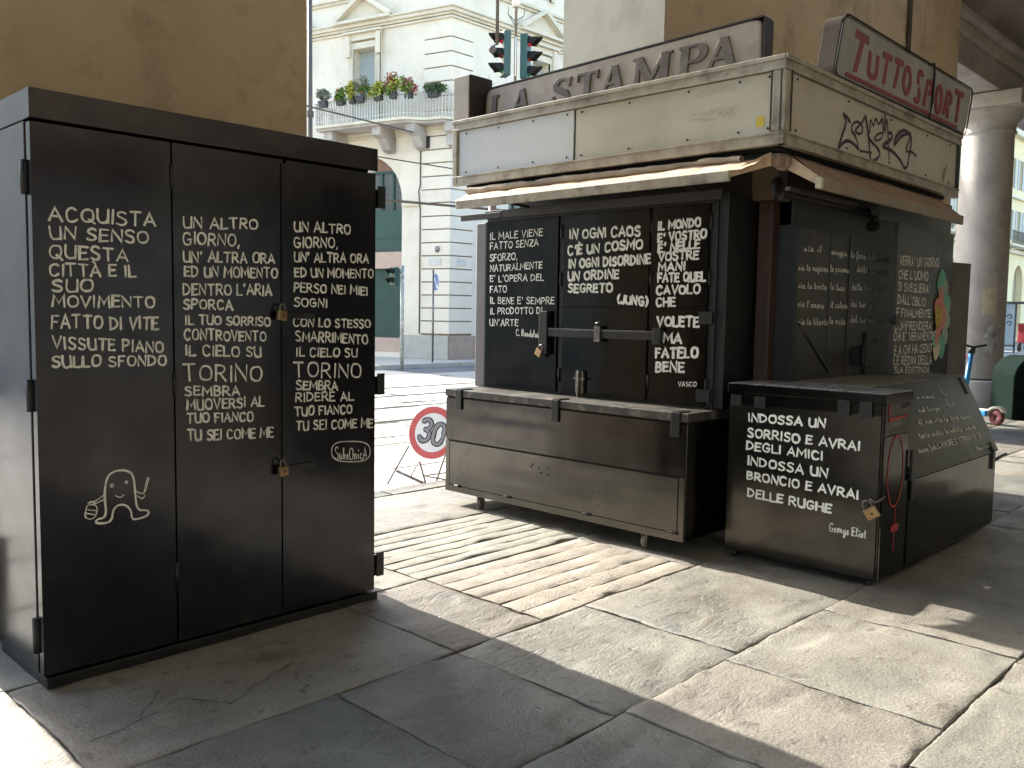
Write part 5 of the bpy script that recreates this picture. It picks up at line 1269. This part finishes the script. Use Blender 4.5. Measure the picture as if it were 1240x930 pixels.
mb = MB(); mb.tube([(4.893, 1.93, .50), (4.885, 1.90, .485), (4.893, 1.875, .50), (4.93, 1.862, .52)], .006, 6); mb.build('staple', STEEL, sb)
place_lock((4.868, 1.925, .455), .07, -.55, -PI/2+.35, 'brass padlock hanging at the corner of the small lettered box')
B('edge_strip', STEEL, sb, 4.912, 4.916, 1.872, 1.8755, .05, .34)

# ================================================================== LARGE SLOPED BOX
bb = thing('sloped_display_box', (6.2, 2.2, 0), 'large black box with a slanted lid covered in fine white script', 'box')
MB().prism(lambda a, b, n: Vector((n, a, b)), [(1.885, .03), (1.885, .56), (2.14, 1.07), (2.63, 1.07), (2.63, .03)], 5.325, 7.03).build('body', BLK, bb, .004)
va_ = Vector((0, 2.13-1.873, 1.09-.575)).normalized(); nl = Vector((0, -va_.z, va_.y))
FLID = FR((0, 1.873, .575), (1, 0, 0), va_, nl)
ld = MB(); ld.box(FLID, 5.33, 7.05, -.012, .575, -.014, 0); ldo = ld.build('slanted_lid', LIDM, bb, .003)
write(FLID, T_LID, .0075, .8, 81, CHALKD, ldo)
mb = MB()
ribbon(mb, FLID, smooth_pl([(6.45, .52), (6.48, .45), (6.44, .40), (6.5, .36), (6.56, .38), (6.6, .40)], 2), .006); ribbon(mb, FLID, smooth_pl([(6.42, .50), (6.52, .44), (6.56, .48)], 2), .005)
mb.build('line_drawing', CHALKD, ldo)
B('top_board', mat('dusty_top', (.10, .09, .075), (.24, .22, .18), rough=.5, rough2=.7, scale=7, stretch=(1, 4, 1)), bb, 5.30, 7.06, 2.132, 2.64, 1.075, 1.096, .003)
panel_door(FY(1.888), 5.335, 7.02, .05, .552, .02, BLK, bb, 'front_panel', seed=82, wave=.006)
for s in (5.36, 6.93):
    mb = MB(); mb.box(FLID, s-.02, s+.02, -.015, .06, .001, .01); mb.xyz(s-.02, s+.02, 1.864, 1.874, .44, .565); mb.build('latch', BLKD, bb, .002)
for s in (5.45, 6.95): mb = MB(); mb.box(FLID, s-.015, s+.015, .44, .57, .0005, .006); mb.build('strap_hinge', BLKD, bb)
mb = MB(); mb.tube([(7.03, 1.91, .47), (7.2, 1.91, .485), (7.36, 1.9, .50)], .012, 8); mb.build('side_handle', DKBR, bb)
mb = MB(); mb.xyz(5.30, 5.335, 1.855, 1.872, .56, .74); mb.build('latch', BLKD, bb, .002)

# ================================================================== SPEED LIMIT SIGN
sg_ = thing('speed_limit_sign', (5.4, 6.3, -.12), 'round red rimmed 30 speed limit sign tilted on a thin folding stand', 'road sign')
c = Vector((5.415, 6.24, .372)); n = Vector((-.90, -.38, .22)).normalized()
ux = Vector((.694, -.72, 0)); ux = (ux-n*ux.dot(n)).normalized(); uz = n.cross(ux)*1
if uz.z < 0: uz = -uz
rl_ = math.radians(-17); ux2 = ux*math.cos(rl_)+uz*math.sin(rl_); uz2 = -ux*math.sin(rl_)+uz*math.cos(rl_)
fs = FR(c, ux2, uz2, n)
def disc(r, n0, n1, name, m, par, seg=48, ir=0):
    mb = MB()
    if ir:
        for k in range(seg):
            a, b = 2*PI*k/seg, 2*PI*(k+1)/seg
            mb.prism(fs, [(ir*math.cos(a), ir*math.sin(a)), (r*math.cos(a), r*math.sin(a)), (r*math.cos(b), r*math.sin(b)), (ir*math.cos(b), ir*math.sin(b))], n0, n1)
    else: mb.prism(fs, [(r*math.cos(2*PI*k/seg), r*math.sin(2*PI*k/seg)) for k in range(seg)], n0, n1)
    return mb.build(name, m, par)
pl = disc(.25, -.004, 0, 'sign_plate', mat('sign_white', (.78, .78, .76), rough=.4), sg_)
disc(.245, .0003, .002, 'red_rim', mat('sign_red', (.62, .09, .08), (.5, .07, .07), rough=.45, scale=9), pl, ir=.185)
DG = mat('digit_outline', (.03, .03, .03), rough=.5); DG2 = mat('digit_fill', (.25, .25, .25), rough=.5)
for ch_, x0 in (('3', -.125), ('0', .012)):
    for wd, nn, m_ in ((.05, .0024, DG), (.026, .0044, DG2)):
        mb = MB()
        for st in G[ch_][1].split(';'):
            p = [tuple(map(float, q.split())) for q in st.lstrip('~').split(',')]
            pp_ = []
            p = smooth_pl(p)
            ribbon(mb, fs, [(x0+x*.0165+.02*0, -.10+y*.0205) for x, y in p], wd, nn, .0008)
        mb.build('digit', m_, pl)
LEG = mat('dark_steel_tube', (.05, .045, .04), (.1, .09, .08), rough=.5)
for a, b in (((5.258, 6.397, .243), (5.119, 6.541, -.125)), ((5.329, 6.324, .10), (5.373, 6.277, -.125)), ((5.506, 6.14, .21), (5.432, 6.216, -.125))):
    MB().tube([a, b], .008, 6).build('leg', LEG, sg_)
MB().tube([(5.178, 6.48, .006), (5.373, 6.277, -.12)], .014, 6).build('cross_bar', STEEL, sg_)
MB().tube([(5.32, 6.33, .09), (5.27, 6.38, -.05)], .006, 6).build('cross_bar', STEEL, sg_)
MB().tube([(5.356, 6.295, -.037), (5.508, 6.138, -.073)], .007, 6).build('cross_bar', LEG, sg_)

# ================================================================== TRAFFIC LIGHTS
tl = thing('hanging_traffic_light', (13.96, 13.5, 6.5), 'pair of dark green traffic lights hanging back to back over the street', 'traffic light')
MB().tube([(13.96, 13.5, 6.45), (13.96, 13.5, 12.5)], [.03, .03], 8).build('hanging_rod', mat('rod_brown', (.14, .11, .09), (.2, .17, .14), rough=.6, scale=9), tl)
MB().tube([(13.90, 13.44, 6.55), (13.90, 13.44, 7.35)], .018, 6).build('white_strip', CHALK, tl)
MB().tube([(13.96, 13.5, 8.0), (13.96, 13.5, 8.35)], .09, 10).build('insulator', CHALK, tl)
mb = MB()
for sg in (-1, 1):
    for k in (0, 1): mb.tube([(13.96, 13.5, 7.6+k*.1), (13.96+sg*.12, 13.5-sg*.12, 7.85), (13.96+sg*.12, 13.5-sg*.12, 8.0)], .01, 5)
mb.build('wire_bracket', PIPE, tl)
REDL = emis('red_signal_lens', (.4, .02, .03), .08); GRL = mat('dark_green_lens', (.02, .12, .05), rough=.2); AML = mat('dark_amber_lens', (.25, .03, .03), rough=.2)
def head(ff, par, s=1.0, lit=0, n=3, zb=0):
    h = s*.31
    mb = MB(); mb.box(ff, -.15*s, .15*s, zb, zb+h*n, -.16*s, 0); ho = mb.build('signal_head', GREENT, par, .02*s)
    for k in range(n):
        zc = zb+h*(k+.5)
        lens = MB(); lens.prism(ff, [(.095*s*math.cos(a*.5236), zc+.095*s*math.sin(a*.5236)) for a in range(12)], .001, .02); lens.build('lens', (GRL, AML, REDL)[min(k+3-n, 2)] if lit == 0 else GRL, ho)
        vz = MB(); pts = []
        for j, (dd, rr, cut) in enumerate(((.0, .125, 0), (.30*s, .12, 0))):
            for q in range(13):
                a = -PI*.12+(PI*1.24)*q/12; pts.append(ff(rr*s*math.cos(a), zc+rr*s*math.sin(a)+(-.03*s if j else 0), dd*(.45+.55*max(0, math.sin(a))) if j else .0))
        vz.add(pts, [(q, q+1, 13+q+1, 13+q) for q in range(12)], True)
        v = vz.build('visor', DARK, ho); so = v.modifiers.new('solid', 'SOLIDIFY'); so.thickness = .008
    return ho
head(FR((14.15, 13.28, 0), (.906, .423, 0), (0, 0, 1), (.423, -.906, 0)), tl, 1.0, zb=6.50)
head(FR((13.74, 13.70, 0), (-.423, -.906, 0), (0, 0, 1), (-.906, .423, 0)), tl, 1.0, zb=6.56)
hp = thing('hanging_lamp_pole', (13.39, 13.5, 7.2), 'slim black pole with a small round camera left of the hanging traffic lights', 'pole')
MB().tube([(13.4, 13.5, 7.1), (13.37, 13.5, 12.5)], .035, 8).build('pole', PIPE, hp)
MB().lathe((13.26, 13.5, 6.97), [(0, -.08), (.06, -.06), (.085, 0), (.06, .06), (0, .08)], 14).build('camera_ball', PIPE, hp)
MB().tube([(13.26, 13.5, 7.03), (13.4, 13.5, 7.12)], .02, 6).build('arm', PIPE, hp)
ct = MB().tube([(-4, 13.5, 12.7), (5, 13.5, 12.45), (13.96, 13.5, 12.4), (24, 13.5, 12.5), (40, 13.5, 12.8)], .02, 6).build('span_cable', PIPE); tag(ct, 'span cable high over the street carrying the hanging traffic lights', 'cable')
for q, (a, b, r, lab) in enumerate((((2.0, 14, 5.49), (11.56, 14, 5.08), .016, 'upper thin cable crossing in front of the balcony'), ((6.2, 14, 4.44), (22, 14, 4.68), .013, 'lower thin cable crossing in front of the arch'), ((6.6, 14, 3.53), (24, 14, 4.2), .028, 'thick black cable stretched between the cabinet and the kiosk awning in view'))):
    mid = ((a[0]+b[0])/2, 14, (a[2]+b[2])/2-.05)
    tag(MB().tube([a, mid, b], r, 6).build('overhead_cable', PIPE), lab, 'cable')
lp = thing('lamp_post', (10.8, 16.5, -.12), 'slim dark lamp post rising beside the pier left of the balcony', 'lamp post')
MB().tube([(10.8, 16.5, -.12), (10.8, 16.5, 4.2), (10.8, 16.5, 9.5)], [.07, .055, .045], 10).build('pole', PIPE, lp)
MB().lathe((10.8, 16.5, -.12), [(.14, 0), (.14, .5), (.09, .7)], 12).build('base', PIPE, lp)
MB().lathe((10.8, 16.5, 5.6), [(.075, 0), (.075, .12)], 10).build('collar', PIPE, lp)
ps = thing('pedestrian_signal', (15.35, 19.0, -.12), 'small green pedestrian signal on a stickered pole before the shutter', 'traffic light')
MB().tube([(15.35, 19, -.12), (15.35, 19, 2.75)], .055, 10).build('pole', mat('stickered_pole', (.2, .24, .22), (.55, .55, .5), rough=.6, scale=12), ps)
for zb, rot in ((2.2, 0),):
    head(FR((15.05, 19.05, 0), (0, -1, 0), (0, 0, 1), (-1, 0, 0)), ps, .8, n=2, zb=2.2, lit=-1)
MB().tube([(15.05, 19, 2.55), (15.35, 19, 2.55)], .02, 6).build('arm', PIPE, ps)
bs = thing('blue_road_sign', (17.33, 20, 0), 'round blue road sign on a grey pole before the rusticated corner', 'road sign')
MB().tube([(17.33, 20, -.1), (17.33, 20, 2.75)], .03, 8).build('pole', STEEL, bs)
fs = FR((17.36, 19.95, 2.38), (.55, -.835, 0), (0, 0, 1), (-.835, -.55, 0))
fs = FR((17.37, 19.95, 2.38), (.98, .2, 0), (0, 0, 1), (.2, -.98, 0)); 
fs = FR((17.37, 19.93, 2.38), (-.35, -.937, 0), (0, 0, 1), (-.937, .35, 0))
disc(.27, -.006, 0, 'sign_plate', mat('sign_blue', (.08, .18, .42), (.06, .13, .33), rough=.4), bs)
disc(.27, .0003, .002, 'white_rim', mat('sign_white', (.78, .78, .76), rough=.4), bs, ir=.25)
mb = MB(); mb.prism(fs, [(-.14, .12), (-.09, .16), (.1, -.1), (.14, -.05), (.15, -.18), (.02, -.16), (.06, -.13)], .0005, .003); mb.build('arrow', mat('sign_white', (1, 1, 1)), bs)
gl = thing('green_signal_behind_kiosk', (7.75, 8.0, 0), 'turquoise green signal hood peeking out behind the left edge of the kiosk', 'traffic light')
MB().tube([(7.95, 8.05, -.12), (7.95, 8.05, 2.9)], .05, 10).build('pole', PIPE, gl)
MB().lathe((7.70, 8.0, 2.48), [(0, -.0), (.06, .02), (.1, .08), (.11, .3)], 20, 'x').build('signal_hood', mat('turquoise_hood', (.03, .30, .27), (.02, .22, .2), rough=.4), gl)
MB().xyz(7.86, 7.98, 7.92, 8.1, 2.3, 2.65).build('signal_head', GREENT, gl, .02)

# ================================================================== E-SCOOTER AND BIN
es = thing('electric_scooter', (14.1, 4.0, 0), 'bright blue electric scooter parked in front of the round column', 'scooter')
BLU = mat('bright_blue_paint', (.03, .30, .75), (.03, .26, .68), rough=.35)
A = Vector((14.0, 3.76, 0)); Bv = Vector((14.22, 4.32, 0)); dv = (Bv-A).normalized(); nv = Vector((-dv.y, dv.x, 0))
fsc = FR(A, dv, (0, 0, 1), nv); Ls = (Bv-A).length
for s in (0, Ls):
    mb = MB(); prof = [(.03, -.02), (.095, -.03), (.115, -.015), (.115, .015), (.095, .03), (.03, .02)]
    for r, h in prof:
        for k in range(20): mb.v.append(fsc(s+r*math.cos(2*PI*k/20), .115+r*math.sin(2*PI*k/20), h))
    for i in range(5):
        for k in range(20): mb.f.append([i*20+k, i*20+(k+1) % 20, (i+1)*20+(k+1) % 20, (i+1)*20+k]); mb.sm.append(True)
    mb.build('wheel', mat('scooter_tyre', (.05, .03, .03), (.25, .05, .06), rough=.7, scale=20), es)
mb = MB(); mb.prism(fsc, [(.13, .12), (.13, .2), (Ls-.14, .2), (Ls-.05, .32), (Ls, .3), (Ls-.05, .14), (Ls-.16, .11)], -.075, .075); mb.build('deck', BLU, es, .012)
mb = MB(); mb.prism(fsc, [(.1, .202), (Ls-.16, .202), (Ls-.16, .212), (.1, .212)], -.07, .07); mb.build('grip_mat', CHALK, es)
mb = MB(); ar = []
for k in range(9):
    a = PI*.05+k*PI*.75/8; ar.append((math.cos(a), math.sin(a)))
mb.prism(fsc, [(x*.16, .115+y*.16) for x, y in ar]+[(x*.13, .115+y*.13) for x, y in ar[::-1]], -.045, .045); mb.build('rear_fender', mat('fender_silver', (.6, .6, .58), rough=.35), es, .004)
top = fsc(Ls-.16, 1.1, 0)
mb = MB(); mb.tube([fsc(Ls-.0, .12, 0), fsc(Ls-.05, .38, 0), fsc(Ls-.13, 1.03, 0)], [.045, .042, .034], 10); mb.build('stem', BLU, es)
mb = MB(); mb.tube([fsc(Ls-.135, 1.02, 0), fsc(Ls-.145, 1.12, 0)], .045, 10); mb.tube([fsc(Ls-.2, 1.14, -.22), fsc(Ls-.145, 1.11, 0), fsc(Ls-.2, 1.14, .22)], .018, 8); mb.tube([fsc(Ls-.1, 1.07, .02), fsc(Ls-.22, 1.03, .17)], .01, 6); mb.build('handlebar', mat('black_rubber', (.02, .02, .02), rough=.6), es)
mb = MB(); mb.tube([fsc(Ls-.06, .42, 0), fsc(Ls-.055, .48, 0)], .048, 10); mb.build('clamp', PIPE, es)
mb = MB(); mb.tube([fsc(Ls-.09, .98, .04), fsc(Ls+.03, .7, .05), fsc(Ls+.02, .4, .03)], .008, 6); mb.build('brake_cable', mat('red_cable', (.6, .05, .15), rough=.5), es)
bn = thing('street_bin', (15.37, 3.78, 0), 'dark green ribbed plastic street bin with a rounded top by the column', 'bin')
BING = mat('bin_green', (.005, .015, .012), (.004, .012, .009), spec=.1, rough=.9, scale=3)
def half(f, w_, h, rise, n=16): return [(-w_, .0), (w_, .0)] + [(w_*math.cos(PI*k/n), h+rise*math.sin(PI*k/n)) for k in range(n+1)]
fb_ = FR((15.37, 3.78, 0), (.72, -.694, 0), (0, 0, 1), (-.694, -.72, 0))
mb = MB(); mb.prism(fb_, half(None, .34, .62, .36), -.3, .3); mb.build('bin_body', BING, bn, .02)
mb = MB()
for k in range(6):
    s = .02+k*.05
    mb.tube([fb_(s, .1, .302)]+[fb_(s, .8+.0*q, .302) for q in (0,)]+[fb_(s, .62+.36*math.sqrt(max(0, 1-(s/.34)**2)), .25)], .011, 6)
mb.build('rib', BING, bn)
mb = MB(); mb.tube([fb_(-.12, .0, .303), fb_(-.12, .93, .303)], .012, 6); mb.build('seam', DARK, bn)
mb = MB(); lettering(mb, FR(fb_(0, 0, .315), (.72, -.694, 0), (0, 0, 1), (-.694, -.72, 0)), [('S', .02, .55, .12, .55, .22)], .02, .5); mb.build('white_tag', CHALK, bn)
bpy.context.view_layer.update()
